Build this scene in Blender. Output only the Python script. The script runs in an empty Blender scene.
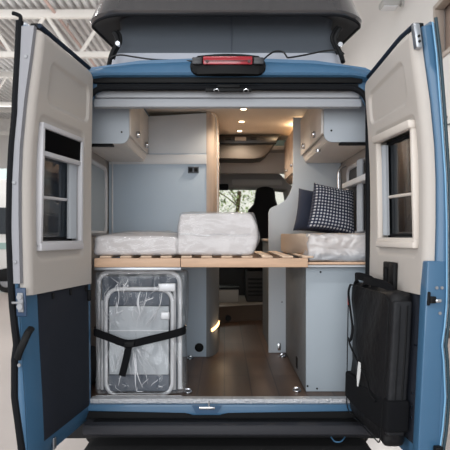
import bpy, bmesh, math, random
from mathutils import Vector, Matrix, noise
random.seed(7)
C = bpy.context.scene.collection
PI = math.pi
# ---------------------------------------------------------------- camera model (used for measuring only)
F, CX, CY, D, ZC = 607.0, 224.5, 236.0, 3.43, 1.5
def X(px, Y): return (px - CX) / F * (D + Y)
def Z(py, Y): return ZC - (py - CY) / F * (D + Y)
def W(px, py, Y): return Vector((X(px, Y), Y, Z(py, Y)))
VX = 0.018                       # centre line of the van

# ---------------------------------------------------------------- materials
def lin(r, g, b):
    f = lambda c: c/12.92 if c <= .04045 else ((c+.055)/1.055)**2.4
    return (f(r/255), f(g/255), f(b/255), 1)
def mat(name, rgb, rough=.5, metal=0, bump=0, bscale=40, coat=0, var=0, vscale=3, stretch=(1,1,1), emit=None, spec=.5, alpha=None):
    m = bpy.data.materials.new(name); m.use_nodes = True
    nt = m.node_tree; b = nt.nodes['Principled BSDF']; L = nt.links.new
    b.inputs['Base Color'].default_value = lin(*rgb)
    b.inputs['Roughness'].default_value = rough
    b.inputs['Metallic'].default_value = metal
    b.inputs['Coat Weight'].default_value = coat
    b.inputs['Coat Roughness'].default_value = .06
    b.inputs['Specular IOR Level'].default_value = spec
    if bump or var:
        tc = nt.nodes.new('ShaderNodeTexCoord'); mp = nt.nodes.new('ShaderNodeMapping')
        mp.inputs['Scale'].default_value = stretch; L(tc.outputs['Object'], mp.inputs['Vector'])
    if bump:
        n = nt.nodes.new('ShaderNodeTexNoise'); n.inputs['Scale'].default_value = bscale; n.inputs['Detail'].default_value = 5
        L(mp.outputs['Vector'], n.inputs['Vector'])
        bp = nt.nodes.new('ShaderNodeBump'); bp.inputs['Strength'].default_value = bump; bp.inputs['Distance'].default_value = .02
        L(n.outputs['Fac'], bp.inputs['Height']); L(bp.outputs['Normal'], b.inputs['Normal'])
    if var:
        n2 = nt.nodes.new('ShaderNodeTexNoise'); n2.inputs['Scale'].default_value = vscale; n2.inputs['Detail'].default_value = 6
        L(mp.outputs['Vector'], n2.inputs['Vector'])
        cr = nt.nodes.new('ShaderNodeValToRGB'); c = lin(*rgb)
        cr.color_ramp.elements[0].position = .3; cr.color_ramp.elements[1].position = .7
        cr.color_ramp.elements[0].color = (c[0]*(1-var), c[1]*(1-var), c[2]*(1-var), 1)
        cr.color_ramp.elements[1].color = (min(1, c[0]*(1+var)), min(1, c[1]*(1+var)), min(1, c[2]*(1+var)), 1)
        L(n2.outputs['Fac'], cr.inputs['Fac']); L(cr.outputs['Color'], b.inputs['Base Color'])
    if emit:
        b.inputs['Emission Color'].default_value = lin(*emit[0]); b.inputs['Emission Strength'].default_value = emit[1]
    return m
def film_mat(name, white=.12, gloss=.16, bscale=14, tint=(1,1,1), stretch=(1,1,1), bump=.6, fres=.55):
    m = bpy.data.materials.new(name); m.use_nodes = True
    nt = m.node_tree; N = nt.nodes.new; L = nt.links.new
    nt.nodes.remove(nt.nodes['Principled BSDF']); out = nt.nodes['Material Output']
    tc = N('ShaderNodeTexCoord'); mp = N('ShaderNodeMapping'); mp.inputs['Scale'].default_value = stretch
    L(tc.outputs['Object'], mp.inputs['Vector'])
    n = N('ShaderNodeTexNoise'); n.inputs['Scale'].default_value = bscale; n.inputs['Detail'].default_value = 6; n.inputs['Distortion'].default_value = 1.6; n.noise_type = 'RIDGED_MULTIFRACTAL'; n.normalize = True; n.inputs['Roughness'].default_value = .45
    L(mp.outputs['Vector'], n.inputs['Vector'])
    bp = N('ShaderNodeBump'); bp.inputs['Strength'].default_value = bump; bp.inputs['Distance'].default_value = .03
    L(n.outputs['Fac'], bp.inputs['Height'])
    tr = N('ShaderNodeBsdfTransparent'); tr.inputs[0].default_value = (*tint, 1)
    gl = N('ShaderNodeBsdfGlossy'); gl.inputs['Roughness'].default_value = .12
    df = N('ShaderNodeBsdfDiffuse'); df.inputs[0].default_value = (.85, .87, .92, 1)
    L(bp.outputs['Normal'], gl.inputs['Normal']); L(bp.outputs['Normal'], df.inputs['Normal'])
    lw = N('ShaderNodeLayerWeight'); lw.inputs['Blend'].default_value = .35; L(bp.outputs['Normal'], lw.inputs['Normal'])
    ad = N('ShaderNodeMath'); ad.operation = 'MULTIPLY_ADD'; ad.inputs[1].default_value = fres; ad.inputs[2].default_value = gloss
    L(lw.outputs['Facing'], ad.inputs[0])
    m1 = N('ShaderNodeMixShader'); m1.inputs[0].default_value = white; L(tr.outputs[0], m1.inputs[1]); L(df.outputs[0], m1.inputs[2])
    m2 = N('ShaderNodeMixShader'); L(ad.outputs[0], m2.inputs[0]); L(m1.outputs[0], m2.inputs[1]); L(gl.outputs[0], m2.inputs[2])
    L(m2.outputs[0], out.inputs[0])
    return m
def glass_mat(name, tint, refl=.06):
    m = bpy.data.materials.new(name); m.use_nodes = True
    nt = m.node_tree; N = nt.nodes.new; L = nt.links.new
    nt.nodes.remove(nt.nodes['Principled BSDF']); out = nt.nodes['Material Output']
    tr = N('ShaderNodeBsdfTransparent'); tr.inputs[0].default_value = (*tint, 1)
    gl = N('ShaderNodeBsdfGlossy'); gl.inputs['Roughness'].default_value = .02
    fr = N('ShaderNodeLayerWeight'); fr.inputs['Blend'].default_value = .2
    ad = N('ShaderNodeMath'); ad.operation = 'MULTIPLY_ADD'; ad.inputs[1].default_value = .5; ad.inputs[2].default_value = refl
    L(fr.outputs['Fresnel'], ad.inputs[0])
    mx = N('ShaderNodeMixShader'); L(ad.outputs[0], mx.inputs[0]); L(tr.outputs[0], mx.inputs[1]); L(gl.outputs[0], mx.inputs[2])
    L(mx.outputs[0], out.inputs[0])
    return m
M = {}
M['blue'] = mat('blue metallic paint', (60,101,134), .42, 0, coat=.3)
M['trim'] = mat('beige door trim', (188,182,176), .55, bump=.04, bscale=300)
M['trimside'] = mat('pale door edge trim', (140,141,147), .5)
M['frame'] = mat('window frame beige', (214,206,198), .4)
M['framew'] = mat('window frame white', (198,198,202), .4)
M['black'] = mat('black plastic', (16,17,19), .6, spec=.2)
M['rubber'] = mat('black rubber seal', (16,18,22), .7, spec=.15)
M['anth'] = mat('anthracite door liner', (36,40,49), .75, spec=.2, bump=.08, bscale=500)
M['bumper'] = mat('dark bumper plastic', (46,47,52), .55, spec=.25, bump=.05, bscale=400)
M['darkmetal'] = mat('dark underbody', (18,18,20), .8)
M['panel'] = mat('blue grey furniture board', (157,168,177), .5, var=.03, vscale=2)
M['panelb'] = mat('blue furniture board', (186,202,217), .5, var=.03, vscale=2)
M['panelend'] = mat('grey locker end board', (188,196,204), .5)
M['latch'] = mat('dull zinc', (150,152,156), .55, .6)
M['panelw'] = mat('pale grey furniture board', (214,217,221), .45)
M['greyboard'] = mat('grey carcass board', (120,122,124), .6)
M['lining'] = mat('grey fleece wall lining', (168,162,158), .9, bump=.1, bscale=300)
M['ceil'] = mat('cream ceiling board', (214,205,194), .7)
M['header'] = mat('light grey header', (178,182,188), .5)
M['wood'] = mat('pale maple decor', (192,174,160), .45, var=.06, vscale=3, stretch=(14,14,1))
M['cabwood'] = mat('beige locker door', (216,210,204), .4, var=.04, vscale=3, stretch=(8,1,8))
M['rail'] = mat('beech rail', (206,172,144), .5, var=.10, vscale=4, stretch=(1.2,14,14))
M['slat'] = mat('beech slat', (208,182,158), .5, var=.08, vscale=4, stretch=(14,1.2,14))
M['mat'] = mat('white mattress cloth', (208,203,202), .7, bump=.5, bscale=11, stretch=(1,1,1.6))
M['matbeige'] = mat('cream mattress side', (192,174,158), .75)
M['chrome'] = mat('chrome', (200,202,206), .22, 1)
M['alu'] = mat('brushed aluminium', (170,174,180), .38, .9)
M['tube'] = mat('light grey powder coated tube', (214,216,220), .35, .2)
M['chairlight'] = mat('light grey chair fabric', (176,182,188), .8)
M['chairdark'] = mat('slate chair mesh', (82,90,102), .85)
M['strap'] = mat('black webbing', (17,18,21), .85, spec=.15, bump=.3, bscale=300)
M['bag'] = mat('black polyester', (22,22,24), .55, spec=.25, bump=.5, bscale=16)
M['bagside'] = mat('dark grey polyester', (34,35,38), .6, spec=.25, bump=.3, bscale=25)
M['navy'] = mat('navy velvet', (44,52,72), .85, bump=.1, bscale=60)
M['seat'] = mat('black seat cloth', (21,20,22), .9)
M['bellows'] = mat('grey tent canvas', (84,90,98), .85, bump=.12, bscale=8)
M['bellowslight'] = mat('pale grey roof base', (166,170,180), .6)
M['popshell'] = mat('graphite roof shell', (62,61,63), .25, .1, coat=1)
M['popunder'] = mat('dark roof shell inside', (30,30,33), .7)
M['red'] = mat('red lens', (150,20,36), .2, coat=.6)
M['reddark'] = mat('dark red screw cap', (60,6,12), .3)
M['ledwarm'] = mat('warm spot lens', (255,240,215), .3, emit=((255,226,186), 9))
M['ledstrip'] = mat('warm light strip', (255,214,160), .3, emit=((255,196,130), 5))
M['white'] = mat('white paint', (228,226,224), .6)
M['wallw'] = mat('cream plaster', (233,230,227), .85, var=.015, vscale=.6)
M['deck'] = mat('white corrugated deck', (206,206,206), .6)
M['truss'] = mat('white steel truss', (232,229,224), .5)
M['pipe'] = mat('brick red sprinkler pipe', (186,160,152), .5)
M['cord'] = mat('black cable', (15,15,17), .5)
M['tag'] = mat('white paper tag', (220,222,222), .7)
M['redtag'] = mat('red tag', (180,30,34), .6)
M['leaf'] = mat('green leaf', (104,136,72), .6, var=.35, vscale=6)
M['leafl'] = mat('light leaf', (176,192,130), .6, var=.2, vscale=6)
M['bark'] = mat('brown bark', (92,72,52), .9)
M['pot'] = mat('white planter', (225,224,222), .4)
M['dash'] = mat('charcoal dashboard', (38,37,38), .75)
M['headliner'] = mat('grey cab headliner', (172,165,160), .9)
M['visor'] = mat('grey sun visor', (190,184,178), .85)
M['cabbeige'] = mat('beige cab lining', (205,196,188), .85)
M['shelf'] = mat('brown grey overhead shelf', (82,75,69), .6)
M['shelfdark'] = mat('dark gloss tray', (36,32,30), .3)
M['curtain'] = mat('pale grey curtain', (176,181,187), .8)
M['curtaindark'] = mat('slate curtain', (70,82,100), .8)
M['glass'] = glass_mat('smoked acrylic', (.28,.28,.28), .07)
M['winds'] = glass_mat('clear windscreen', (.86,.9,.88), .03)
M['film'] = film_mat('clear plastic film', .03, .03, 7, stretch=(1.3,1,.5), bump=.8, fres=.4)
M['wrap'] = film_mat('mattress plastic wrap', .12, .03, 9, bump=.35, fres=.25)
M['wheel'] = mat('tyre', (24,24,25), .85)
M['darkglass'] = mat('dark vehicle glass', (34,40,46), .1, coat=.5)
M['lampgrey'] = mat('grey lamp housing', (176,176,174), .5)
M['plate'] = mat('tread plate', (206,208,212), .5, .5, bump=.7, bscale=90)

def vinyl():
    m = mat('brown van floor', (92,72,60), .42)
    nt = m.node_tree; N = nt.nodes.new; L = nt.links.new; b = nt.nodes['Principled BSDF']
    tc = N('ShaderNodeTexCoord'); mp = N('ShaderNodeMapping'); mp.inputs['Scale'].default_value = (7, .5, 1); L(tc.outputs['Object'], mp.inputs['Vector'])
    n = N('ShaderNodeTexNoise'); n.inputs['Scale'].default_value = 3; n.inputs['Detail'].default_value = 8; L(mp.outputs['Vector'], n.inputs['Vector'])
    br = N('ShaderNodeTexBrick'); br.inputs['Scale'].default_value = 1; br.inputs['Mortar Size'].default_value = .004
    br.inputs['Brick Width'].default_value = 1.2; br.inputs['Row Height'].default_value = .16
    mp2 = N('ShaderNodeMapping'); mp2.inputs['Rotation'].default_value = (0, 0, PI/2); L(tc.outputs['Object'], mp2.inputs['Vector']); L(mp2.outputs['Vector'], br.inputs['Vector'])
    br.inputs['Color1'].default_value = lin(98,76,62); br.inputs['Color2'].default_value = lin(82,62,50); br.inputs['Mortar'].default_value = lin(52,40,34)
    mx = N('ShaderNodeMixRGB'); mx.blend_type = 'MULTIPLY'; mx.inputs['Fac'].default_value = .5
    cr = N('ShaderNodeValToRGB'); cr.color_ramp.elements[0].color = (.6,.6,.6,1); cr.color_ramp.elements[0].position = .35; cr.color_ramp.elements[1].position = .65
    L(n.outputs['Fac'], cr.inputs['Fac']); L(br.outputs['Color'], mx.inputs['Color1']); L(cr.outputs['Color'], mx.inputs['Color2']); L(mx.outputs['Color'], b.inputs['Base Color'])
    return m
M['vinyl'] = vinyl()
def hallfloor():
    m = mat('polished hall floor', (176,165,159), .3, var=.04, vscale=.7)
    return m
M['hall'] = hallfloor()
def gingham():
    m = mat('navy and white check', (60,66,86), .9)
    nt = m.node_tree; N = nt.nodes.new; L = nt.links.new; b = nt.nodes['Principled BSDF']
    tc = N('ShaderNodeTexCoord'); sp = N('ShaderNodeSeparateXYZ'); L(tc.outputs['UV'], sp.inputs[0])
    def stripe(o):
        a = N('ShaderNodeMath'); a.operation = 'MULTIPLY'; a.inputs[1].default_value = 15; L(o, a.inputs[0])
        f = N('ShaderNodeMath'); f.operation = 'FRACT'; L(a.outputs[0], f.inputs[0])
        g = N('ShaderNodeMath'); g.operation = 'GREATER_THAN'; g.inputs[1].default_value = .5; L(f.outputs[0], g.inputs[0])
        return g.outputs[0]
    s = N('ShaderNodeMath'); s.operation = 'ADD'; L(stripe(sp.outputs['X']), s.inputs[0]); L(stripe(sp.outputs['Y']), s.inputs[1])
    h = N('ShaderNodeMath'); h.operation = 'MULTIPLY'; h.inputs[1].default_value = .5; L(s.outputs[0], h.inputs[0])
    cr = N('ShaderNodeValToRGB'); cr.color_ramp.interpolation = 'CONSTANT'
    e = cr.color_ramp.elements; e[0].position = 0; e[0].color = lin(30,36,54); e[1].position = .3; e[1].color = lin(62,70,92)
    x = e.new(.8); x.color = lin(206,207,210)
    L(h.outputs[0], cr.inputs['Fac']); L(cr.outputs['Color'], b.inputs['Base Color'])
    return m
M['gingham'] = gingham()

# ---------------------------------------------------------------- mesh helpers
def finish(name, bm, m, parent=None, smooth=35, mats=None):
    bmesh.ops.recalc_face_normals(bm, faces=bm.faces)
    me = bpy.data.meshes.new(name); bm.to_mesh(me); bm.free()
    for p in me.polygons: p.use_smooth = True
    try: me.set_sharp_from_angle(angle=math.radians(smooth))
    except Exception: pass
    o = bpy.data.objects.new(name, me); C.objects.link(o)
    for k in (mats or [m]): me.materials.append(M[k] if isinstance(k, str) else k)
    if parent: o.parent = parent; o.matrix_parent_inverse = parent.matrix_world.inverted() if False else Matrix.Translation(-Vector(base_of(parent)))
    return o
BASE = {}
def base_of(o): return BASE.get(o.name, (0, 0, 0))
def B(): return bmesh.new()
def tag(o, label, cat, group=None, kind=None):
    o['label'] = label; o['category'] = cat
    if group: o['group'] = group
    if kind: o['kind'] = kind
    return o
def thing(name, label, cat, loc=(0, 0, 0), group=None):
    o = bpy.data.objects.new(name, None); C.objects.link(o); o.empty_display_size = .1
    o.location = loc; BASE[o.name] = tuple(loc)
    return tag(o, label, cat, group)
def struct(o): o['kind'] = 'structure'; return o
def box(bm, x0, x1, y0, y1, z0, z1, r=0, seg=2, fn=None):
    t = bmesh.new(); bmesh.ops.create_cube(t, size=1)
    for v in t.verts:
        v.co = Vector(((x0+x1)/2 + v.co.x*(x1-x0), (y0+y1)/2 + v.co.y*(y1-y0), (z0+z1)/2 + v.co.z*(z1-z0)))
    if r: bmesh.ops.bevel(t, geom=list(t.edges), offset=r, segments=seg, profile=.5, affect='EDGES', clamp_overlap=True)
    join(bm, t, fn)
def join(bm, t, fn=None):
    mp = {}
    for v in t.verts: mp[v] = bm.verts.new(fn(v.co) if fn else v.co)
    for f in t.faces:
        try:
            nf = bm.faces.new([mp[v] for v in f.verts]); nf.material_index = f.material_index
        except ValueError: pass
    t.free()
def catmull(pts, n=6, closed=False):
    pts = [Vector(p) for p in pts]; out = []
    N = len(pts); rng = N if closed else N-1
    for i in range(rng):
        p0 = pts[(i-1) % N] if closed or i > 0 else pts[0]
        p1 = pts[i]; p2 = pts[(i+1) % N]
        p3 = pts[(i+2) % N] if closed or i+2 < N else pts[-1]
        for k in range(n):
            t = k/n
            out.append(.5*((2*p1) + (p2-p0)*t + (2*p0-5*p1+4*p2-p3)*t*t + (3*p1-p0-3*p2+p3)*t**3))
    if not closed: out.append(pts[-1])
    return out
def tube(bm, pts, r, seg=8, closed=False, flat=1.0, up=None):
    pts = [Vector(p) for p in pts]; N = len(pts); rings = []
    prev = None
    for i in range(N):
        a = pts[(i-1) % N] if (closed or i) else pts[i]; b = pts[(i+1) % N] if (closed or i < N-1) else pts[i]
        d = (b-a).normalized()
        if up is not None: n = Vector(up)
        elif prev is None: n = Vector((0, 0, 1)) if abs(d.z) < .9 else Vector((0, 1, 0))
        else: n = prev
        n = (n - d*n.dot(d)); n = n.normalized() if n.length > 1e-6 else Vector((1, 0, 0)); prev = n
        s = d.cross(n); rr = r[i] if isinstance(r, (list, tuple)) else r
        rings.append([bm.verts.new(pts[i] + n*math.cos(2*PI*k/seg)*rr*flat + s*math.sin(2*PI*k/seg)*rr) for k in range(seg)])
    for i in range(N if closed else N-1):
        A, Bq = rings[i], rings[(i+1) % N]
        for k in range(seg): bm.faces.new((A[k], A[(k+1) % seg], Bq[(k+1) % seg], Bq[k]))
    if not closed: bm.faces.new(rings[0][::-1]); bm.faces.new(rings[-1])
def ribbon(bm, pts, width, thick, wdir):
    pts = [Vector(p) for p in pts]; w = Vector(wdir).normalized(); rings = []
    for i, p in enumerate(pts):
        a = pts[max(0, i-1)]; b = pts[min(len(pts)-1, i+1)]; d = (b-a).normalized()
        ww = (w - d*w.dot(d)).normalized(); n = d.cross(ww)
        rings.append([bm.verts.new(p + ww*sx*width/2 + n*sy*thick/2) for sx, sy in ((-1,-1),(1,-1),(1,1),(-1,1))])
    for A, Bq in zip(rings, rings[1:]):
        for k in range(4): bm.faces.new((A[k], A[(k+1) % 4], Bq[(k+1) % 4], Bq[k]))
    bm.faces.new(rings[0][::-1]); bm.faces.new(rings[-1])
def prism(bm, poly, axis, a, b, r=0):
    """poly: 2-D points; axis 'y': poly is (x,z); 'x': (y,z); 'z': (x,y)"""
    def P(p, t):
        return Vector((p[0], t, p[1])) if axis == 'y' else Vector((t, p[0], p[1])) if axis == 'x' else Vector((p[0], p[1], t))
    t = bmesh.new()
    A = [t.verts.new(P(p, a)) for p in poly]; Q = [t.verts.new(P(p, b)) for p in poly]
    f1 = t.faces.new(A); f2 = t.faces.new(Q[::-1]); n = len(poly)
    for i in range(n): t.faces.new((A[i], Q[i], Q[(i+1) % n], A[(i+1) % n]))
    if r:
        ed = list(set(f1.edges) | set(f2.edges))
        bmesh.ops.bevel(t, geom=ed, offset=r, segments=2, profile=.5, affect='EDGES', clamp_overlap=True)
    bmesh.ops.triangulate(t, faces=[f for f in t.faces if len(f.verts) > 4])
    join(bm, t)
def cyl(bm, p, axis, r, h, seg=20, r2=None, bev=0):
    t = bmesh.new(); bmesh.ops.create_cone(t, cap_ends=True, segments=seg, radius1=r, radius2=r if r2 is None else r2, depth=h)
    if bev: bmesh.ops.bevel(t, geom=[e for e in t.edges if all(len(f.verts) > 4 or True for f in e.link_faces) and abs(e.verts[0].co.z-e.verts[1].co.z) < 1e-6], offset=bev, segments=2, profile=.5, affect='EDGES')
    q = Vector((0, 0, 1)).rotation_difference(Vector(axis).normalized()); p = Vector(p)
    join(bm, t, lambda c: q @ c + p)
def roundrect(x0, x1, z0, z1, r, n=6):
    out = []
    for cx, cz, a0 in ((x1-r, z1-r, 0), (x0+r, z1-r, 90), (x0+r, z0+r, 180), (x1-r, z0+r, 270)):
        for k in range(n+1):
            a = math.radians(a0 + 90*k/n); out.append((cx+r*math.cos(a), cz+r*math.sin(a)))
    return out
def pairslab(bm, outer, inner, y0, y1):
    """ring section: outer[i]-inner[i] quads extruded along y"""
    n = len(outer); g = []
    for o, i in zip(outer, inner):
        g.append([bm.verts.new((o[0], y0, o[1])), bm.verts.new((i[0], y0, i[1])), bm.verts.new((i[0], y1, i[1])), bm.verts.new((o[0], y1, o[1]))])
    for a, b in zip(g, g[1:]):
        for k in range(4): bm.faces.new((a[k], a[(k+1) % 4], b[(k+1) % 4], b[k]))
    bm.faces.new(g[0]); bm.faces.new(g[-1][::-1])
def cellslab(bm, us, zs, keep, fin, fout):
    """grid slab over (u,z) cells with holes; fin/fout map (u,z)->Vector"""
    vi, vo = {}, {}
    def gv(d, f, i, j):
        if (i, j) not in d: d[(i, j)] = bm.verts.new(f(us[i], zs[j]))
        return d[(i, j)]
    cells = {(i, j) for i in range(len(us)-1) for j in range(len(zs)-1) if keep((us[i]+us[i+1])/2, (zs[j]+zs[j+1])/2)}
    for i, j in cells:
        q = [(i, j), (i+1, j), (i+1, j+1), (i, j+1)]
        bm.faces.new([gv(vi, fin, *k) for k in q]); bm.faces.new([gv(vo, fout, *k) for k in q][::-1])
        for (a, b, nb) in ((q[0], q[1], (i, j-1)), (q[1], q[2], (i+1, j)), (q[2], q[3], (i, j+1)), (q[3], q[0], (i-1, j))):
            if nb not in cells:
                bm.faces.new((gv(vi, fin, *b), gv(vi, fin, *a), gv(vo, fout, *a), gv(vo, fout, *b)))
def ticks(*segs):
    """ticks((a,b,n),...) -> merged ascending coordinates"""
    out = []
    for a, b, n in segs:
        for k in range(n+1):
            v = a + (b-a)*k/n
            if not out or v > out[-1]+1e-6: out.append(v)
    return out
def interp(t, xs, ys):
    if t <= xs[0]: return ys[0]
    for i in range(len(xs)-1):
        if t <= xs[i+1]:
            k = (t-xs[i])/(xs[i+1]-xs[i]); k = k*k*(3-2*k) if False else k
            return ys[i] + (ys[i+1]-ys[i])*k
    return ys[-1]
def sstep(a, b, t):
    t = max(0, min(1, (t-a)/(b-a))); return t*t*(3-2*t)

# ================================================================= HALL
bm = B(); box(bm, -26, 3.4, -14, 30, -.1, 0); struct(finish('floor', bm, 'hall'))
bm = B()
xs = []; x = -26.0; k = 0
prof = []
while x < 3.6:                                   # trapezoidal deck, ribs along the hall
    prof += [(x, 7.95), (x+.09, 7.95), (x+.115, 8.08), (x+.205, 8.08)]; x += .23
for (xa, za), (xb, zb) in zip(prof, prof[1:]):
    a = [bm.verts.new(p) for p in ((xa, -14, za), (xb, -14, zb), (xb, 30, zb), (xa, 30, za))]; bm.faces.new(a)
bmesh.ops.remove_doubles(bm, verts=bm.verts, dist=1e-4)
box(bm, -26, 3.6, -14, 30, 8.2, 8.3)
struct(finish('ceiling', bm, 'deck'))
# right wall with a window opening
WX = 3.32
wy0, wy1, wz0, wz1 = 4.4, 6.15, 4.20, 5.12
bm = B()
ys = [-1.5, wy0, wy1, 30]; zs = [0, wz0, wz1, 8.4]
cellslab(bm, ys, zs, lambda u, z: not (wy0 < u < wy1 and wz0 < z < wz1), lambda u, z: Vector((WX, u, z)), lambda u, z: Vector((WX+.25, u, z)))
struct(finish('wall_right', bm, 'wallw'))
w = B()
for (a, b, c, d) in ((wy0, wy1, wz0, wz0+.07), (wy0, wy1, wz1-.07, wz1), (wy0, wy0+.07, wz0+.07, wz1-.07), (wy1-.07, wy1, wz0+.07, wz1-.07), ((wy0+wy1)/2-.03, (wy0+wy1)/2+.03, wz0+.07, wz1-.07)):
    box(w, WX-.03, WX+.12, a, b, c, d, .008)
win = struct(finish('window_1', w, mat('grey taupe window frame', (178,166,156), .5)))
w = B(); box(w, WX+.16, WX+.18, wy0, wy1, wz0, wz1); finish('window_pane', w, mat('brownish window pane', (170,150,138), .2), win)
bm = B(); box(bm, WX-.03, WX-.001, -1.5, 30, .003, .12, .01); struct(finish('baseboard_right', bm, mat('brown skirting', (112,92,80), .6)))
# back wall with tall glazing
bm = B(); box(bm, -26, 3.3, 30, 30.2, 0, 8.4); struct(finish('wall_back', bm, 'wallw'))
for n, xx in enumerate((-20.5, -16.5, -12.5, -8.5)):
    f = B()
    for (a, b, c, d) in ((xx-1.7, xx+1.7, 1.0, 1.15), (xx-1.7, xx+1.7, 5.2, 5.35), (xx-1.7, xx-1.55, 1.15, 5.2), (xx+1.55, xx+1.7, 1.15, 5.2), (xx-.06, xx+.06, 1.15, 5.2), (xx-1.55, xx+1.55, 3.1, 3.22)):
        box(f, a, b, 29.86, 29.999, c, d)
    o = struct(finish('window_%d' % (n+2), f, 'white'))
    f = B(); box(f, xx-1.55, xx+1.55, 29.95, 29.998, 1.15, 5.2); finish('window_pane', f, mat('daylit glazing', (220,232,232), .2, emit=((225,240,240), .9)), o)
# roof trusses (W pattern) across the hall
GT = 'white roof trusses under the corrugated deck'
for n, ty in enumerate((13.6, 20.0, 26.5)):
    bm = B(); x0, x1 = -25.5, 3.25; zt, zb = 7.72, 6.58
    box(bm, x0, x1, ty-.09, ty+.09, zt-.11, zt+.11, .01); box(bm, x0, x1, ty-.08, ty+.08, zb-.08, zb+.08, .01)
    xx = -5.02 - 12*1.68
    while xx < 3.0:
        for (a, b) in ((xx, xx+.75), (xx+.95, xx+1.68)):
            if a < x0 or b > x1: continue
            za, zbb = (zt, zb) if a == xx else (zb, zt)
            tube(bm, [(a, ty, za), (b, ty, zbb)], .055, 8)
        xx += 1.68
    lab = ['white lattice roof truss nearest the camper van, behind the left door top', 'second white roof truss back, beyond the one nearest the van', 'farthest white roof truss, close to the hall back wall'][n]
    tag(finish('roof_truss', bm, 'truss'), lab, 'truss', GT)
for n, (xx, zz, r) in enumerate(((-4.75, 7.75, .045), (-7.25, 7.75, .045))):
    bm = B(); tube(bm, [(xx, -10, zz), (xx, 29.9, zz)], r, 10)
    for yy in range(-9, 30, 3): box(bm, xx-.012, xx+.012, yy-.03, yy+.03, zz, 7.945)
    tag(finish('sprinkler_pipe', bm, 'pipe'), ['reddish sprinkler pipe under the deck, nearer the pop up roof', 'reddish sprinkler pipe under the deck above the left door outer edge'][n], 'pipe')
# floodlight on the right wall
p = W(403, 4, 7.85)
fl = thing('wall_floodlight', 'grey floodlight mounted high on the cream wall at right', 'lamp', (WX, p.y, p.z))
bm = B(); box(bm, WX-.42, WX-.1, p.y-.16, p.y+.16, p.z-.07, p.z+.05, .03); finish('lamp_housing', bm, 'lampgrey', fl)
bm = B(); box(bm, WX-.39, WX-.13, p.y-.13, p.y+.13, p.z-.085, p.z-.069, .004); finish('lamp_glass', bm, 'panelw', fl)
bm = B(); tube(bm, [(WX-.2, p.y, p.z), (WX-.05, p.y, p.z+.02)], .03, 10); cyl(bm, (WX-.025, p.y, p.z+.02), (1, 0, 0), .07, .05); finish('wall_arm', bm, 'lampgrey', fl)
# black cable hanging on the right wall
bm = B(); yy = 5.6; tube(bm, catmull([(WX-.012, yy, Z(120, yy)+.05), (WX-.012, yy+.1, Z(123, yy)), (WX-.012, yy-.25, Z(126, yy)), (WX-.012, yy-.5, Z(122, yy)), (WX-.012, yy-1.2, Z(118, yy))]), .012, 6)
tag(finish('wall_cable', bm, 'cord'), 'thin black cable on the cream wall beside the right door edge', 'cable')
# white motorhome far left
mh = thing('motorhome', 'white motorhome parked far behind the left door', 'vehicle', (-8.3, 12.6, 0))
bm = B(); prism(bm, [(-10.6, .45), (-4.9, .45), (-4.85, 1.4), (-4.95, 2.7), (-5.2, 3.0), (-10.6, 3.0)], 'y', 12.6, 14.9, .05); finish('body', bm, mat('motorhome white', (226,226,224), .3, coat=.3), mh)
bm = B(); box(bm, -10.6, -4.84, 12.55, 12.6, .30, .62, .03); finish('side_skirt', bm, 'black', mh)
for xx in (-9.4, -5.75):
    bm = B(); cyl(bm, (xx, 12.72, .34), (0, 1, 0), .34, .24, 28, bev=.03); wl = finish('wheel', bm, 'wheel', mh)
    bm = B(); cyl(bm, (xx, 12.595, .34), (0, 1, 0), .2, .02, 20, bev=.005); h = finish('hub_cap', bm, 'alu', wl)
for a, b in ((-9.6, -8.4), (-7.8, -6.9), (-6.2, -5.4)):
    bm = B(); prism(bm, roundrect(a, b, 1.55, 2.25, .1), 'y', 12.575, 12.599, .004); finish('side_window', bm, 'darkglass', mh)
bm = B(); box(bm, -10.6, -4.87, 12.585, 12.599, 1.15, 1.32); finish('stripe', bm, mat('teal stripe', (150,176,172), .4), mh)
# plant seen through the windscreen
pt = thing('potted_tree', 'bushy green tree in a white planter beyond the windscreen', 'plant', (.25, 7.4, 0))
bm = B(); cyl(bm, (.25, 7.4, .4), (0, 0, 1), .32, .8, 28, .4, bev=.02); finish('planter', bm, 'pot', pt)
bm = B(); tube(bm, catmull([(.25, 7.4, .75), (.3, 7.42, 1.2), (.22, 7.4, 1.7), (.27, 7.4, 2.3)]), .035, 8)
for k in range(14):
    a = random.random()*6.28; z0 = 1.1+random.random()*1.1
    tube(bm, catmull([(.25, 7.4, z0), (.25+.25*math.cos(a), 7.4+.25*math.sin(a), z0+.2), (.25+.5*math.cos(a), 7.4+.4*math.sin(a), z0+.32)], 3), .01, 5)
finish('trunk', bm, 'bark', pt)
for nm, mm, cnt in (('foliage', 'leaf', 1300), ('foliage', 'leafl', 900)):
    bm = B()
    for k in range(cnt):
        a = random.random()*6.28; h = random.random(); rr = (.75*(1-(h-.4)**2*1.8))*math.sqrt(random.random())
        c = Vector((.2+rr*math.cos(a), 7.4+rr*.8*math.sin(a), 1.25+1.55*h))
        q = Matrix.Rotation(random.random()*6.28, 3, 'Z') @ Matrix.Rotation(random.uniform(-1, 1), 3, 'X'); s = random.uniform(.016, .032)
        vs = [bm.verts.new(c + q @ Vector(p)*s) for p in ((0, -1.5, 0), (.6, 0, .18), (0, 1.6, 0), (-.6, 0, .18))]
        bm.faces.new((vs[0], vs[1], vs[2])); bm.faces.new((vs[0], vs[2], vs[3]))
    finish(nm, bm, mm, pt)

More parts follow.
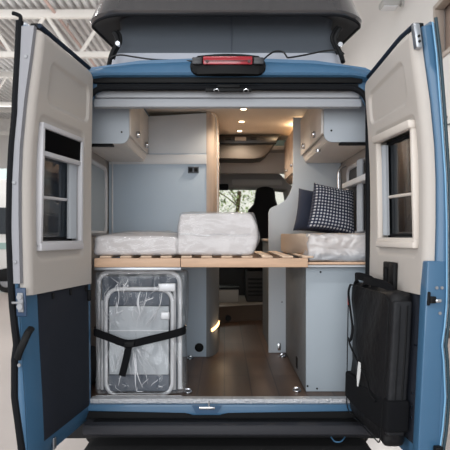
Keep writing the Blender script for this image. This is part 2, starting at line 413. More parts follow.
# ================================================================= VAN
van = thing('camper_van', 'blue camper van with open rear doors and raised pop up roof', 'vehicle', (VX, 2.2, 0))
def mir(half):                                   # right half bottom->top, to full ring right->left
    R = [(VX+x, z) for x, z in half]; Lh = [(VX-x, z) for x, z in half[::-1] if x > 1e-6]
    return R + Lh
outer = mir([(1.0, .50), (1.02, .9), (1.02, 1.5), (.99, 2.0), (.95, 2.28), (.89, 2.40), (.78, 2.455), (.5, 2.495), (0, 2.515)])
inner = mir([(.93, .55), (.93, .9), (.93, 1.5), (.93, 2.0), (.92, 2.25), (.87, 2.37), (.78, 2.43), (.5, 2.472), (0, 2.48)])
apert = mir([(.80, .50), (.805, .9), (.805, 1.5), (.805, 2.1), (.795, 2.24), (.76, 2.31), (.69, 2.345), (.4, 2.352), (0, 2.354)])
bm = B(); pairslab(bm, outer, inner, .07, 3.35)
pairslab(bm, outer[:2] + [(VX+1.02, 1.46)], inner[:2] + [(VX+.93, 1.46)], 3.35, 4.45); pairslab(bm, [(VX-1.02, 1.46)] + outer[-2:], [(VX-.93, 1.46)] + inner[-2:], 3.35, 4.45)
k0 = 4; pairslab(bm, outer[k0:len(outer)-k0], inner[k0:len(inner)-k0], 3.35, 4.45); finish('body', bm, 'blue', van)
for s in (-1, 1):
    bm = B(); prism(bm, [(3.36, 1.465), (4.44, 1.465), (4.1, 2.24), (3.36, 2.24)], 'x', VX+s*.965-.003, VX+s*.965+.003); finish('cab_window', bm, 'winds', van)
bm = B(); pairslab(bm, outer, apert, .012, .07); finish('door_surround', bm, 'blue', van)
# rounded rear roof edge
bm = B(); rows = []
for i in range(41):
    x = -.93 + 1.86*i/40; top = interp(abs(x), [0, .5, .72, .85, .93], [2.508, 2.488, 2.462, 2.43, 2.36]); bot = interp(abs(x), [0, .72, .85, .93], [2.402, 2.40, 2.37, 2.30])
    rows.append([bm.verts.new((VX+x, y, z)) for y, z in ((.02, bot-.02), (-.035, bot), (-.042, bot+.012), (-.03, bot+(top-bot)*.45), (0, bot+(top-bot)*.82), (.035, top), (.10, top+.012), (.10, bot-.02))])
for a, b in zip(rows, rows[1:]):
    for k in range(8): bm.faces.new((a[k], a[(k+1) % 8], b[(k+1) % 8], b[k]))
bm.faces.new(rows[0]); bm.faces.new(rows[-1][::-1])
finish('roof_edge', bm, 'blue', van)
# interior shell
for s in (-1, 1):
    bm = B(); box(bm, VX+s*.925-.012, VX+s*.925+.012, .075, 3.3, .56, 2.22); finish('side_lining', bm, 'lining', van)
bm = B(); box(bm, VX-.80, VX+.80, .11, 2.62, 2.455, 2.468); finish('ceiling_board', bm, 'ceil', van)
bm = B(); box(bm, VX-.925, VX+.925, .045, 4.4, .50, .573); finish('cabin_floor', bm, 'vinyl', van)
bm = B(); box(bm, VX-.95, VX+.95, .05, 4.5, .34, .498); finish('chassis', bm, 'darkmetal', van)
# header beam, rear
bm = B(); box(bm, VX-.775, VX+.775, .075, .135, Z(107, .08), Z(98.6, .08), .006); box(bm, VX-.76, VX+.76, .055, .12, Z(97.6, .06), Z(91, .06), .006)
finish('header_beam', bm, 'header', van)
bm = B(); box(bm, VX-.775, VX+.775, .10, .13, Z(99.2, .1), Z(97.4, .1)); finish('header_groove', bm, mat('blue grey groove', (120,134,152), .5), van)
# rubber seal round the aperture
def ringpts(dx, z0, z1, r, y):
    return [(.016+x, y, z) for x, z in roundrect(-dx, dx, z0, z1, r, 8)]
bm = B(); pts = [p for p in ringpts(.797, .4, 2.337, .11, .0)]
pts = [p for p in pts if p[2] > .6]; pts = [(.813, 0, .585)] + pts + [(-.781, 0, .585)]
tube(bm, pts, .017, 10, up=None); finish('door_seal', bm, 'rubber', van)
bm = B(); box(bm, VX-.76, VX+.76, -.014, .014, 2.362, 2.400, .006); finish('gutter_gap_shade', bm, 'black', van)  # black gap strip, widened to stand for shade on the blue metal
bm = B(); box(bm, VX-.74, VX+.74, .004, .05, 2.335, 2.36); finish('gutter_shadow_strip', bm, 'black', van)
# striker plate
sp = W(228.5, 90, -.03)
bm = B(); box(bm, X(205.5, -.03), X(251.5, -.03), -.035, -.008, Z(91.6, -.03), Z(88.2, -.03), .004); box(bm, X(217, -.03), X(240, -.03), -.03, -.01, Z(87.6, -.03), Z(84, -.03), .004)
st = finish('striker_plate', bm, 'black', van)
for px in (216.3, 246):
    bm = B(); tube(bm, catmull([W(px-2.2, 92, -.04), W(px-2, 90, -.045), W(px, 89.2, -.045), W(px+2, 90, -.045), W(px+2.2, 92, -.04)], 4), .004, 6); finish('striker_loop', bm, 'chrome', st)
# brake light
bm = B(); x0, x1 = X(190, -.07), X(266, -.07); zt, zb = Z(54.5, -.07), Z(74.2, -.07)
cx = (x0+x1)/2
def blmap(c):
    k = (c.x-cx)/((x1-x0)/2); return Vector((c.x, c.y+.03*k*k, c.z - .010*k*k*(1 if c.z > (zt+zb)/2 else -.25)))
t = bmesh.new(); poly = roundrect(x0, x1, zb, zt, .042, 6); prism(t, poly, 'y', -.085, .0, .014); bmesh.ops.subdivide_edges(t, edges=[e for e in t.edges if abs(e.verts[0].co.x-e.verts[1].co.x) > .1], cuts=6); join(bm, t, blmap)
bl = finish('brake_light', bm, 'black', van)
bm = B(); box(bm, X(203, -.1), X(252.5, -.1), -.096, -.08, Z(64, -.1), Z(55.8, -.1), .005); finish('brake_lens', bm, 'red', bl)
bm = B(); box(bm, X(204, -.1), X(251.5, -.1), -.0985, -.095, Z(61.2, -.1), Z(60.2, -.1), .001); finish('lens_rib', bm, 'reddark', bl)
for px in (207, 249):
    bm = B(); cyl(bm, W(px, 61.2, -.1), (0, 1, 0), .008, .01, 12); finish('lens_screw', bm, 'reddark', bl)
for px0, px1 in ((192, 202), (253.5, 264)):
    bm = B(); box(bm, X(px0, -.09), X(px1, -.09), -.09, -.07, Z(64, -.09), Z(57, -.09), .006); finish('light_side_panel', bm, mat('dark grey plastic', (46,47,52), .4), bl)
# sill, tread plate, bumper
bm = B(); box(bm, VX-.775, VX+.775, -.012, .05, Z(403.5, -.01), Z(398.4, 0), .003); finish('tread_plate', bm, 'plate', van)
zs0, zs1 = Z(411.5, -.03), Z(404.6, -.03)
bm = B(); poly = [(VX-.8, zs0-.03), (VX-.8, zs1), (X(186, -.03), zs1), (X(191, -.03), zs1-.012), (X(222, -.03), zs1-.012), (X(228, -.03), zs1), (VX+.8, zs1), (VX+.8, zs0-.03), (X(231, -.03), zs0-.03)]
lo = [(VX+.8, zs0), (X(228, -.03), zs0), (X(221, -.03), zs0-.02), (X(192, -.03), zs0-.02), (X(185, -.03), zs0), (VX-.8, zs0)]
prism(bm, [(VX-.8, zs1), (VX+.8, zs1)] + lo, 'y', -.035, .02, .006); sill = finish('rear_sill', bm, 'blue', van)
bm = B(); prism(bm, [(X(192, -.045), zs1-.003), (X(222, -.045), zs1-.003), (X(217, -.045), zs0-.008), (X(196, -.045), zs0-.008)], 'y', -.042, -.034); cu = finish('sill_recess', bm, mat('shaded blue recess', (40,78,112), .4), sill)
bm = B(); box(bm, X(199, -.05), X(215, -.05), -.05, -.042, Z(409.5, -.05), Z(407, -.05), .002); cyl(bm, W(209, 404, -.05), (0, 0, 1), .004, .03, 8); finish('lower_striker', bm, 'chrome', sill)
bm = B(); box(bm, VX-.82, VX+.82, -.03, .03, Z(419, -.03), Z(411, -.03)); finish('sill_gap', bm, 'black', van)
bm = B()
prism(bm, [(-.02, .475), (-.12, .480), (-.145, .474), (-.152, .463), (-.152, .428), (-.138, .415), (-.02, .415)], 'x', VX-.785, VX+.785, .008)
bp = finish('bumper', bm, 'bumper', van, 30)
for s in (-1, 1):
    bm = B(); box(bm, VX+s*.91-.10, VX+s*.91+.10, -.03, .5, .58, .80, .05, 3); finish('bumper_corner', bm, 'bumper', van)
bm = B(); box(bm, VX-.74, VX+.74, -.10, -.04, .4795, .4815, .001); finish('step_grip', bm, 'black', bp)
bm = B(); box(bm, VX-.8, VX+.8, -.2, 3.5, .18, .345, .05, 3); finish('underbody', bm, 'darkmetal', van)
for s in (-1, 1):
    for yy in (1.0, 4.4):
        bm = B(); cyl(bm, (VX+s*.87, yy, .345), (1, 0, 0), .345, .24, 36, bev=.04); finish('wheel', bm, 'wheel', van)
bm = B(); tube(bm, catmull([W(331, 437, -.10), W(335, 441.5, -.13), W(341, 441.5, -.13), W(345, 437, -.10)], 4), .004, 6); finish('towing_eye', bm, 'blue', van)
# tie-down rings on the floor
for px, py, Y in ((188, 390, .16), (297, 388, .19), (282.5, 355.5, 1.22), (190, 357.5, 1.14)):
    z0 = .573; x = X(px, Y)
    bm = B(); cyl(bm, (x, Y, z0+.004), (0, 0, 1), .026, .008, 20, bev=.002); tube(bm, [(x+.02*math.cos(a*PI/6), Y-.004*math.sin(a*PI/6), z0+.012+.012*abs(math.sin(a*PI/6))) for a in range(12)], .004, 6, closed=True)
    finish('tie_down_ring', bm, 'chrome', van)

# pop-up roof: base frame, canvas, shell
Yf = .22
bm = B(); prism(bm, roundrect(X(107, Yf), X(345, Yf), Yf, 2.6, .08), 'z', 2.47, 2.600, .008); finish('roof_base_frame', bm, 'bellowslight', van)
bm = B(); rings = []
for k, (z, ins, fwd) in enumerate(((2.60, .012, 0), (2.605, .014, .0), (2.66, .03, .02), (2.72, .02, .045), (2.78, .045, .06), (2.86, .03, .08), (3.0, .03, .1))):
    rings.append([bm.verts.new((x, y, z)) for x, y in roundrect(X(110, Yf)+ins, X(342, Yf)-ins, Yf+.01+fwd, 2.5-.02*k, .05, 5)])
for a, b in zip(rings, rings[1:]):
    n = len(a)
    for k in range(n): bm.faces.new((a[k], a[(k+1) % n], b[(k+1) % n], b[k]))
finish('roof_canvas', bm, 'bellows', van, 60)
bm = B(); ys_ = Yf+.03
zz = [2.62, 2.85]; tube(bm, [(X(231.5, ys_), Yf+.012, 2.605), (X(231.5, ys_), Yf+.05, 2.72), (X(231.5, ys_), Yf+.085, 2.85)], .004, 6); finish('canvas_seam', bm, mat('seam', (78,84,94), .9), van)
# shell: inverted tray
bm = B(); rows = []
x0, x1 = X(84.5, .02), X(368, .02); xm = (x0+x1)/2; hw = (x1-x0)/2
def shellring(y0, y1, w, r, n=10): return [(xm+x, y) for x, y in roundrect(-w, w, y0, y1, r, n)]
levels = [  # (y0, half width, z offset, radius)
    (.30, hw-.22, .045, .10), (.14, hw-.08, .005, .14), (.055, hw-.012, -.012, .17), (.035, hw, .0, .18), (.028, hw+.004, .015, .18), (.07, hw-.02, .09, .18), (.11, hw-.035, .16, .2), (.2, hw-.09, .24, .22), (.4, hw-.3, .28, .25)]
def zl(x, y): k = (x-xm)/hw; return 2.795 - .022*k*k - .036*abs(k)**7 + (y-.03)*.13
for y0, w_, dz, r in levels:
    rows.append([bm.verts.new((x, y, zl(x, y)+dz)) for x, y in shellring(y0, 2.75-y0*.5, w_, r)])
for i, (a, b) in enumerate(zip(rows, rows[1:])):
    n = len(a)
    for k in range(n):
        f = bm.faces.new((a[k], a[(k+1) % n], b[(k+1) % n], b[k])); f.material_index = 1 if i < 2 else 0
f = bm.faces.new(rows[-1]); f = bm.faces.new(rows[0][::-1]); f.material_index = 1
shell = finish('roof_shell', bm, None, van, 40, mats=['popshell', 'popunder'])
bm = B(); ring = [(x, y, zl(x, y)-.012) for x, y in shellring(.05, 2.7, hw-.006, .175)]
tube(bm, ring, .008, 6, closed=True); finish('shell_lip_seal', bm, 'rubber', van)
# lifting struts and cables
for s, pts in ((0, [(108.5, 68), (110, 60), (112.5, 52), (116.5, 45), (117, 38), (114, 32)]), (1, [(343, 62), (341, 55), (337.5, 47), (335, 40), (337, 33), (341, 28)])):
    bm = B(); tube(bm, catmull([W(px, py, .13 if i else .10) for i, (px, py) in enumerate(pts)], 4), .014, 8)
    p3 = [W(px+(3.2 if s == 0 else -3), py-1, .15) for px, py in pts[1:]]
    tube(bm, catmull(p3, 4), .012, 8)
    finish('lifting_strut', bm, 'black', van)
    bm = B(); q = W(118 if s == 0 else 340, 44 if s == 0 else 45, .11); cyl(bm, q, (0, 1, 0), .014, .03, 12); finish('strut_bolt', bm, 'chrome', van)
bm = B(); tube(bm, catmull([W(110, 59, .12), W(114, 56, .10), W(122, 55, .09), W(135, 57, .08), W(152, 59.3, .05), W(175, 60.3, .03), W(192, 61, .01)]), .005, 6); finish('roof_cable', bm, 'cord', van)
bm = B(); tube(bm, catmull([W(262, 61, .0), W(268, 55.5, .04), W(275, 51.5, .1), W(283, 52, .12), W(287, 57, .1), W(290, 57.5, .1), W(305, 55, .12), W(325, 51, .14), W(338, 50.5, .14), W(344, 54, .12)]), .005, 6); finish('roof_cable', bm, 'cord', van)

# ---------------------------------------------------------------- rear doors (parts of the van)
class Door: pass
def make_door(s, hx, ang, zs_=None):
    a = math.radians(ang); U = Vector((s*math.sin(a), -math.cos(a), 0)); Nn = Vector((s*math.cos(a), math.sin(a), 0)); H = Vector((s*hx, 0, 0))
    d = Door(); d.s = s
    def bulge(u, z): return interp(z, [.5, .75, 1.0, 1.25, 1.55, 1.75, 1.9, 2.1, 2.3, 2.46], [0, .012, .030, .043, .051, .051, .045, .025, -.004, -.024])*((.1+.9*u/.75) if s < 0 else (.5+.5*u/.75))
    def P(u, w, z):
        if s > 0: z = z - .055*max(0, 1-u/.55)*sstep(2.0, 2.42, z)
        return H + U*u + Nn*(w+bulge(u, z)) + Vector((0, 0, z))
    d.P = P
    wu0, wu1, wz0, wz1 = .195, .622, (1.475 if s < 0 else 1.492), 2.0          # window opening
    WU = .745
    if s < 0:
        def thick(z): return interp(z, [.5, .65, .78, .95, 1.02, 1.1, 1.2, 1.5, 1.9, 2.05, 2.28, 2.45], [.06, .072, .085, .072, .058, .064, .069, .073, .066, .066, .086, .10])
    else:
        def thick(z): return interp(z, [.5, .65, .78, .95, 1.02, 1.1, 1.2, 1.5, 1.9, 2.1, 2.3, 2.46], [.11, .125, .13, .11, .098, .105, .109, .10, .089, .095, .108, .108])
    keep = lambda u, z: not (wu0 < u < wu1 and wz0 < z < wz1)
    us = ticks((.0, .03, 2), (.03, wu0, 6), (wu0, wu1, 12), (wu1, WU, 4), (WU, .765, 2)); zs = ticks((.458, 1.0, 12), (1.0, wz0, 14), (wz0, wz1, 16), (wz1, 2.465, 14))
    bm = B()
    def cornz(u, z):                                           # round the top free corner of the skin
        if z > 2.38 and u > .70:
            m_ = (u-.70)/.065; return z - .035*m_*m_*(z-2.38)/.085
        return z
    cellslab(bm, us, zs, keep, lambda u, z: P(u, .048 + (.012 if u > .757 else 0), min(cornz(u, z), 2.425+.0*z)), lambda u, z: P(u, thick(z) - (.012 if u > .757 else 0), cornz(u, z)))
    door = finish('rear_door', bm, 'blue', van, 40); d.o = door
    # lower inner step of blue metal
    bm = B(); us2 = ticks((.0, .745, 10)); zs2 = ticks((.465, 1.235, 14))
    def fin(u, z):
        e = min(u, .745-u)*1.0; return P(u, .026 - .0*e + (.02 if (u > .73 or z < .47) else 0), z)
    cellslab(bm, us2, zs2, lambda u, z: True, fin, lambda u, z: P(u, .06, z)); finish('lower_door_frame', bm, 'blue', door)
    # dark lower liner
    bm = B(); zt = 1.245
    lu0, lu1 = .03, (.625 if s < 0 else .665)
    us2 = ticks((lu0, lu1, 12)); zs2 = ticks((.55, zt, 14))
    cellslab(bm, us2, zs2, lambda u, z: True, lambda u, z: P(u, .012 + (.012 if (u < lu0+.001 or u > lu1-.001 or z < .551) else 0), z), lambda u, z: P(u, .03, z)); ln = finish('lower_liner', bm, 'anth', door)
    ln['label'] = 'dark grey liner on the lower half of the door'
    # moulded beige trim
    TU, z0, z1 = .742, 1.235, 2.425
    def edge(u, z, r):                                         # distance to border with rounded corner on the hinge-top side
        du0, du1, dz0, dz1 = u-.008, TU-u, z-z0, z1-z
        R = .06
        d_ = min(du0, du1, dz1)
        if du0 < R and dz1 < R: d_ = R - math.hypot(R-du0, R-dz1)
        elif du1 < R*.5 and dz1 < R*.5: d_ = R*.5 - math.hypot(R*.5-du1, R*.5-dz1)
        return d_
    def rnd(d_, r):
        if d_ >= r: return 0
        d_ = max(0, d_); return r - math.sqrt(max(0, r*r-(r-d_)**2))
    gu0, gu1, gz0, gz1 = .09, .61, 2.115, 2.32
    def rr(u, z, a0, a1, b0, b1, R):                          # signed distance inside rounded rectangle
        qx = abs(u-(a0+a1)/2)-(a1-a0)/2+R; qz = abs(z-(b0+b1)/2)-(b1-b0)/2+R
        return -(min(max(qx, qz), 0) + math.hypot(max(qx, 0), max(qz, 0)) - R)
    def tin(u, z):
        w = .001
        e = edge(u, z, .04); w += rnd(e, .042)
        g = rr(u, z, gu0, gu1, gz0, gz1, .05); w += .013*sstep(-.002, .016, g)
        g = rr(u, z, wu0-.055, wu1+.05, wz0-.085, wz1+.06, .05); w += .012*sstep(-.006, .014, g)
        # clamp inside the rounded corner
        return P(u, w, z)
    us = ticks((.008, .06, 10), (.06, wu0-.06, 16), (wu0-.06, wu0, 12), (wu0, wu1, 40), (wu1, wu1+.06, 12), (wu1+.06, .70, 4), (.70, TU, 12))
    zs = ticks((z0, wz0-.10, 10), (wz0-.10, wz0, 12), (wz0, wz1, 28), (wz1, wz1+.075, 14), (wz1+.075, 2.38, 44), (2.38, z1, 12))
    kp = lambda u, z: keep(u, z) and edge(u, z, .04) > 0
    bm = B(); cellslab(bm, us, zs, kp, tin, lambda u, z: P(u, .046, z)); trim = finish('door_trim', bm, 'trim', door, 50); trim['label'] = 'moulded beige trim on the upper half of the door'
    # window frame, pane, bar
    fm = 'framew' if s < 0 else 'frame'
    def fbox(bm, a0, a1, b0, b1, w0, w1, r=.006): box(bm, a0, a1, w0, w1, b0, b1, r, fn=lambda c: P(c.x, c.y, c.z))
    bm = B(); fw = .024
    fbox(bm, wu0-fw, wu0, wz0-fw*.6, wz1+fw*.7, -.008, .05); fbox(bm, wu1, wu1+fw, wz0-fw*.6, wz1+fw*.7, -.008, .05)
    fbox(bm, wu0-fw, wu1+fw, wz0-.03, wz0, -.008, .05); fbox(bm, wu0-fw, wu1+fw, wz1, wz1+.026, -.008, .05)
    if s > 0: fbox(bm, wu0-fw-.008, wu1+fw+.008, wz1-.006, wz1+.036, -.026, .02, .012); fbox(bm, wu0-fw, wu1+fw, wz0-.05, wz0-.018, -.016, .02, .008)
    else: fbox(bm, wu0-.01, wu1+.01, wz1-.125, wz1-.10, -.004, .03); fbox(bm, wu0-fw, wu1+fw, wz0-.045, wz0-.01, -.012, .02, .006)
    fr = finish('window_frame', bm, fm, door, 30)
    bm = B(); fbox(bm, wu0, wu1, wz0, wz1, .050, .056, 0); finish('window_pane', bm, 'glass', door)
    bm = B(); fbox(bm, wu0, wu1, wz0+.005, wz0+.02, .045, .06, 0); fbox(bm, wu0, wu1, wz1-.02, wz1, .045, .06, 0); fbox(bm, wu1-.012, wu1, wz0, wz1, .045, .06, 0); fbox(bm, wu0, wu0+.012, wz0, wz1, .045, .06, 0); finish('pane_gasket', bm, 'rubber', door)
    bm = B(); zb = wz0+.21
    tube(bm, [P(wu0+.03, .04, zb+(.004)), P(wu1-.0, .04, zb)], .008, 8); finish('window_stay_bar', bm, fm, door)
    bm = B()
    n = 40; cw = .08 if s < 0 else .035
    for (c0, c1, nm) in ((wu0+.002, wu0+cw, 0),):
        rows = []
        for i in range(n+1):
            u = c0+(c1-c0)*i/n; w = .028+.014*math.sin(i/n*PI*2*5)
            rows.append([bm.verts.new(P(u, w, wz0+.012)), bm.verts.new(P(u, w, wz1-.02 if s > 0 else wz1-.12))])
        for a_, b_ in zip(rows, rows[1:]): bm.faces.new((a_[0], b_[0], b_[1], a_[1]))
    finish('window_curtain', bm, 'curtain', door, 60)
    if s < 0:
        bm = B(); fbox(bm, wu0+.002, wu1-.002, wz1-.10, wz1-.001, .0, .03, .002); finish('blackout_blind', bm, mat('blackout pleats', (9,9,11), .9, spec=.05), door)
        # thick seal along the free edge
        bm = B(); pts = [P(.762, thick(z)+.004, z) for z in ticks((.462, .9, 12), (.9, 1.1, 12), (1.1, 2.45, 30))]
        tube(bm, pts, .017, 10); tube(bm, catmull([P(.764, .10, 2.45), P(.766, .10, 2.468), P(.768, .115, 2.478), P(.768, .135, 2.485)], 4), .009, 8); finish('edge_seal', bm, 'rubber', door)
        # pale wrap of the trim on the door edge
        bm = B(); us3 = ticks((.0, 1, 6)); zs3 = ticks((1.29, 2.425, 40))
        cellslab(bm, us3, zs3, lambda u, z: True, lambda t, z: P(.771, .030+t*(thick(z)-.030), z), lambda t, z: P(.742, .030+t*(thick(z)-.030), z)); finish('edge_trim', bm, 'trimside', door)
        for zz in (2.29, 1.735, 1.385):
            bm = B(); c = P(.772, .05, zz); cyl(bm, c, U, .009, .006, 12, bev=.002); finish('trim_screw', bm, 'latch', door)
        bm = B(); fn = lambda c: P(c.x, c.y, c.z)
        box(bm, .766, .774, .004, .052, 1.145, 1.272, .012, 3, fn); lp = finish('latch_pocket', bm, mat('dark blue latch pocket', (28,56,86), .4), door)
        bm = B(); box(bm, .774, .782, .014, .040, 1.165, 1.25, .006, 2, fn); cyl(bm, P(.783, .028, 1.232), U, .012, .01, 14); cyl(bm, P(.783, .028, 1.19), U, .014, .01, 14); box(bm, .782, .790, .010, .064, 1.202, 1.212, .003, 1, fn); finish('door_latch', bm, 'latch', door)
        bm = B(); pts = [P(.755, -.004, 1.09), P(.782, -.002, 1.075), P(.795, .008, 1.045), P(.795, .034, .995), P(.782, .052, .965)]
        tube(bm, catmull(pts, 6), .018, 10, flat=.8); finish('grab_handle', bm, 'black', door)
        bm = B(); cyl(bm, P(.768, .055, .93), U, .008, .006, 12); finish('edge_screw', bm, 'latch', door)
        bm = B(); box(bm, .50, .535, .018, .027, .475, .53, .004, 1, fn); finish('drain_plug', bm, 'alu', door)
        for uu in (.5, .30, .10):
            bm = B(); box(bm, uu-.01, uu+.01, .004, .014, 1.195, 1.225, .003, 1, fn); finish('liner_clip', bm, 'black', door)
        bm = B(); box(bm, .05, .075, -.002, .014, 1.14, 1.20, .005, 2, fn); finish('liner_catch', bm, 'black', door)
    else:
        bm = B(); fn = lambda c: P(c.x, c.y, c.z)
        pts = [P(.77, thick(z)+.002, z) for z in ticks((.462, .9, 12), (.9, 1.1, 12), (1.1, 2.46, 30))]
        tube(bm, pts, .008, 8); finish('edge_seal', bm, mat('dark teal edge', (22,54,66), .5), door)
        bm = B(); pts = [P(.772, thick(z)-.016, z) for z in ticks((.47, .9, 12), (.9, 1.1, 12), (1.1, 2.44, 30))]
        tube(bm, pts, .004, 6); finish('edge_bead', bm, mat('pale blue bead', (120,170,205), .3), door)
        # top catch bracket
        bm = B(); box(bm, .735, .775, .004, .034, 2.325, 2.435, .008, 2, fn); br = finish('hinge_bracket', bm, 'alu', door)
        for zz in (2.352, 2.375):
            bm = B(); cyl(bm, P(.778, .02, zz), U, .006, .006, 12); finish('bracket_screw', bm, 'darkmetal', br)
        # lower, wider part of the door edge with latch
        bm = B(); box(bm, .70, .7665, .004, .096, .47, 1.39, .006, 3, fn=lambda c: P(c.x, c.y, c.z)); ef = finish('edge_flange', bm, 'blue', door, 40)
        bm = B(); box(bm, .765, .785, .012, .040, 1.205, 1.235, .004, 2, fn); box(bm, .768, .780, .004, .016, 1.195, 1.255, .003, 1, fn); finish('door_latch', bm, 'black', door)
        bm = B(); box(bm, .775, .792, .034, .062, 1.208, 1.226, .006, 2, fn); finish('latch_bolt', bm, 'chrome', door)
        for w_, zz in ((.046, 1.272), (.07, 1.272), (.066, 1.16)):
            bm = B(); cyl(bm, P(.770, w_, zz), U, .007, .006, 12); finish('edge_screw', bm, 'latch', door)
        bm = B(); box(bm, .765, .80, .07, .105, .545, .58, .006, 2, fn); finish('edge_buffer', bm, 'black', door)
        for zz in (1.0, .78, .72, .67):
            bm = B(); cyl(bm, P(.655, .012, zz), Nn, .005, .006, 10); finish('liner_screw', bm, 'chrome', door)
    # black rubber along the top edge of the inner skin
    bm = B(); tube(bm, [P(u, .022, 2.436) for u in ticks((.05, .735, 12))], .011, 8); finish('top_rubber', bm, mat('dark blue rubber', (20,34,52), .6, spec=.2), door)
    bm = B(); fn = lambda c: P(c.x, c.y, c.z)
    box(bm, .60, .70, .045, .085, 2.43, 2.463, .006, 2, fn); finish('top_latch', bm, 'black', door)
    if s > 0:
        bm = B(); box(bm, .02, .16, .05, .08, 2.435, 2.475, .006, 2, fn); box(bm, .22, .3, .05, .08, 2.435, 2.465, .006, 2, fn); finish('top_buffer', bm, 'black', door)
    # hinges
    for zz in (.9, 1.5, 2.15):
        bm = B(); box(bm, -.02, .012, .06, .095, zz-.05, zz+.05, .008, 2, fn); finish('door_hinge', bm, 'blue', door)
    return d
DL = make_door(-1, .730, 7.2)
DR = make_door(1, .782, 4.6)
DL.o['label'] = 'left rear door, swung wide open'; DR.o['label'] = 'right rear door, swung open with a bag on it'

# ---------------------------------------------------------------- bag on the right door
P = DR.P
bag = thing('storage_bag', 'large black zipped bag hanging inside the right rear door', 'bag', tuple(P(.3, -.05, .70)))
bu0, bu1, bz0, bz1 = .03, .63, .518, 1.240
def bagmap(c):
    u, w, z = c; k = 1 - ((u-(bu0+bu1)/2)/((bu1-bu0)/2))**2; m = 1-((z-(bz0+bz1)/2)/((bz1-bz0)/2))**2
    n = noise.noise(Vector((u*7, w*5, z*6)))*.022
    if w < -.02: w -= .028*max(0, k)*max(0, m) - n
    return P(u + n*.6*(1 if w < -.06 else .4), w, z + noise.noise(Vector((u*5, 3, w*9)))*.008)
def gbox(bm, x0, x1, y0, y1, z0, z1, r, cuts, fn, seg=3):
    t = bmesh.new(); bmesh.ops.create_cube(t, size=1)
    for v in t.verts: v.co = Vector(((x0+x1)/2+v.co.x*(x1-x0), (y0+y1)/2+v.co.y*(y1-y0), (z0+z1)/2+v.co.z*(z1-z0)))
    bmesh.ops.bevel(t, geom=list(t.edges), offset=r, segments=seg, profile=.5, affect='EDGES')
    bmesh.ops.subdivide_edges(t, edges=[e for e in t.edges if e.calc_length() > r*2], cuts=cuts, use_grid_fill=True)
    join(bm, t, fn)
bm = B(); gbox(bm, bu0, bu1, -.090, .005, bz0, bz1, .03, 9, bagmap); finish('bag_body', bm, 'bag', bag, 60)
bm = B(); gbox(bm, bu1-.035, bu1+.012, -.092, -.004, bz0+.06, bz1-.04, .012, 5, lambda c: P(c.x+noise.noise(c*9)*.006, c.y, c.z)); finish('side_gusset', bm, 'bagside', bag, 60)
bm = B(); z_ = ticks((bz0+.09, bz1-.06, 14)); tube(bm, [P(bu1+.014, -.03, z) for z in z_], .005, 6, flat=.6); tube(bm, [P(bu1+.012, -.062, z) for z in z_], .003, 6); finish('zipper', bm, 'black', bag)
bm = B(); # piping around front face
tube(bm, [bagmap(Vector((u, -.104, z))) for u, z in roundrect(bu0+.012, bu1-.012, bz0+.012, bz1-.012, .05, 5)], .003, 6, closed=True); finish('piping', bm, 'black', bag)
bm = B(); tube(bm, catmull([bagmap(Vector((u, -.109, z))) for u, z in ((.045, .93), (.16, .91), (.30, .865), (.42, .80), (.52, .745), (.57, .72))], 5), .005, 6); finish('pocket_seam', bm, 'black', bag)
for (ua, ub, hh) in ((.06, .30, .045), (.20, .52, .03)):
    bm = B(); ribbon(bm, catmull([P(ua, -.075, bz1-.015), P(ua+.02, -.09, bz1+hh*.7), P((ua+ub)/2, -.10, bz1+hh), P(ub-.02, -.07, bz1+hh*.6), P(ub, -.06, bz1-.02)], 6), .04, .008, (0, 0, 1)); finish('carry_handle', bm, 'strap', bag)
bm = B(); ribbon(bm, catmull([bagmap(Vector(q)) for q in ((.06, -.10, bz1-.01), (.07, -.112, 1.18), (.10, -.112, 1.08), (.15, -.112, 1.0), (.2, -.112, .94))], 6), .03, .006, (0, -1, 0)); finish('shoulder_strap', bm, 'strap', bag)
bm = B(); gbox(bm, bu0-.02, bu1+.03, -.108, -.0, .60, .745, .012, 4, lambda c: P(c.x, c.y - .015*(1-((c.x-.3)/.32)**2), c.z)); finish('holder_band', bm, 'strap', bag, 60)
bm = B(); ribbon(bm, [bagmap(Vector((.045, -.106, 1.165))), bagmap(Vector((.045, -.109, 1.115)))], .018, .003, (0, -1, 0)); finish('red_tag', bm, 'redtag', bag)
bm = B(); rows = []
for u_, z_, wd in ((.345, .86, .012), (.347, .825, .016), (.343, .78, .013), (.336, .735, .005)):
    rows.append([bagmap(Vector((u_-wd, -.114, z_))), bagmap(Vector((u_+wd, -.114, z_))), bagmap(Vector((u_+wd, -.112, z_))), bagmap(Vector((u_-wd, -.112, z_)))])
rows = [[bm.verts.new(v) for v in r_] for r_ in rows]
for a_, b_ in zip(rows, rows[1:]):
    for k in range(4): bm.faces.new((a_[k], a_[(k+1) % 4], b_[(k+1) % 4], b_[k]))
bm.faces.new(rows[0]); bm.faces.new(rows[-1][::-1]); finish('paper_tag', bm, 'tag', bag)
# black plastic hook plate over the trim edge
hk = thing('bag_hook', 'black plastic hook plate on the right door trim above the bag', 'hook', tuple(P(.4, -.01, 1.24)))
bm = B(); fn = lambda c: P(c.x, c.y, c.z)
box(bm, .30, .335, -.022, .0, 1.22, 1.365, .008, 2, fn); box(bm, .385, .45, -.026, .0, 1.19, 1.365, .010, 2, fn); box(bm, .30, .45, -.022, .0, 1.335, 1.37, .008, 2, fn); box(bm, .30, .45, -.022, .0, 1.195, 1.235, .008, 2, fn); finish('hook_plate', bm, 'black', hk)
bm = B(); box(bm, .335, .385, -.008, .0, 1.235, 1.335, .002, 1, fn); finish('hook_recess', bm, 'darkmetal', hk)

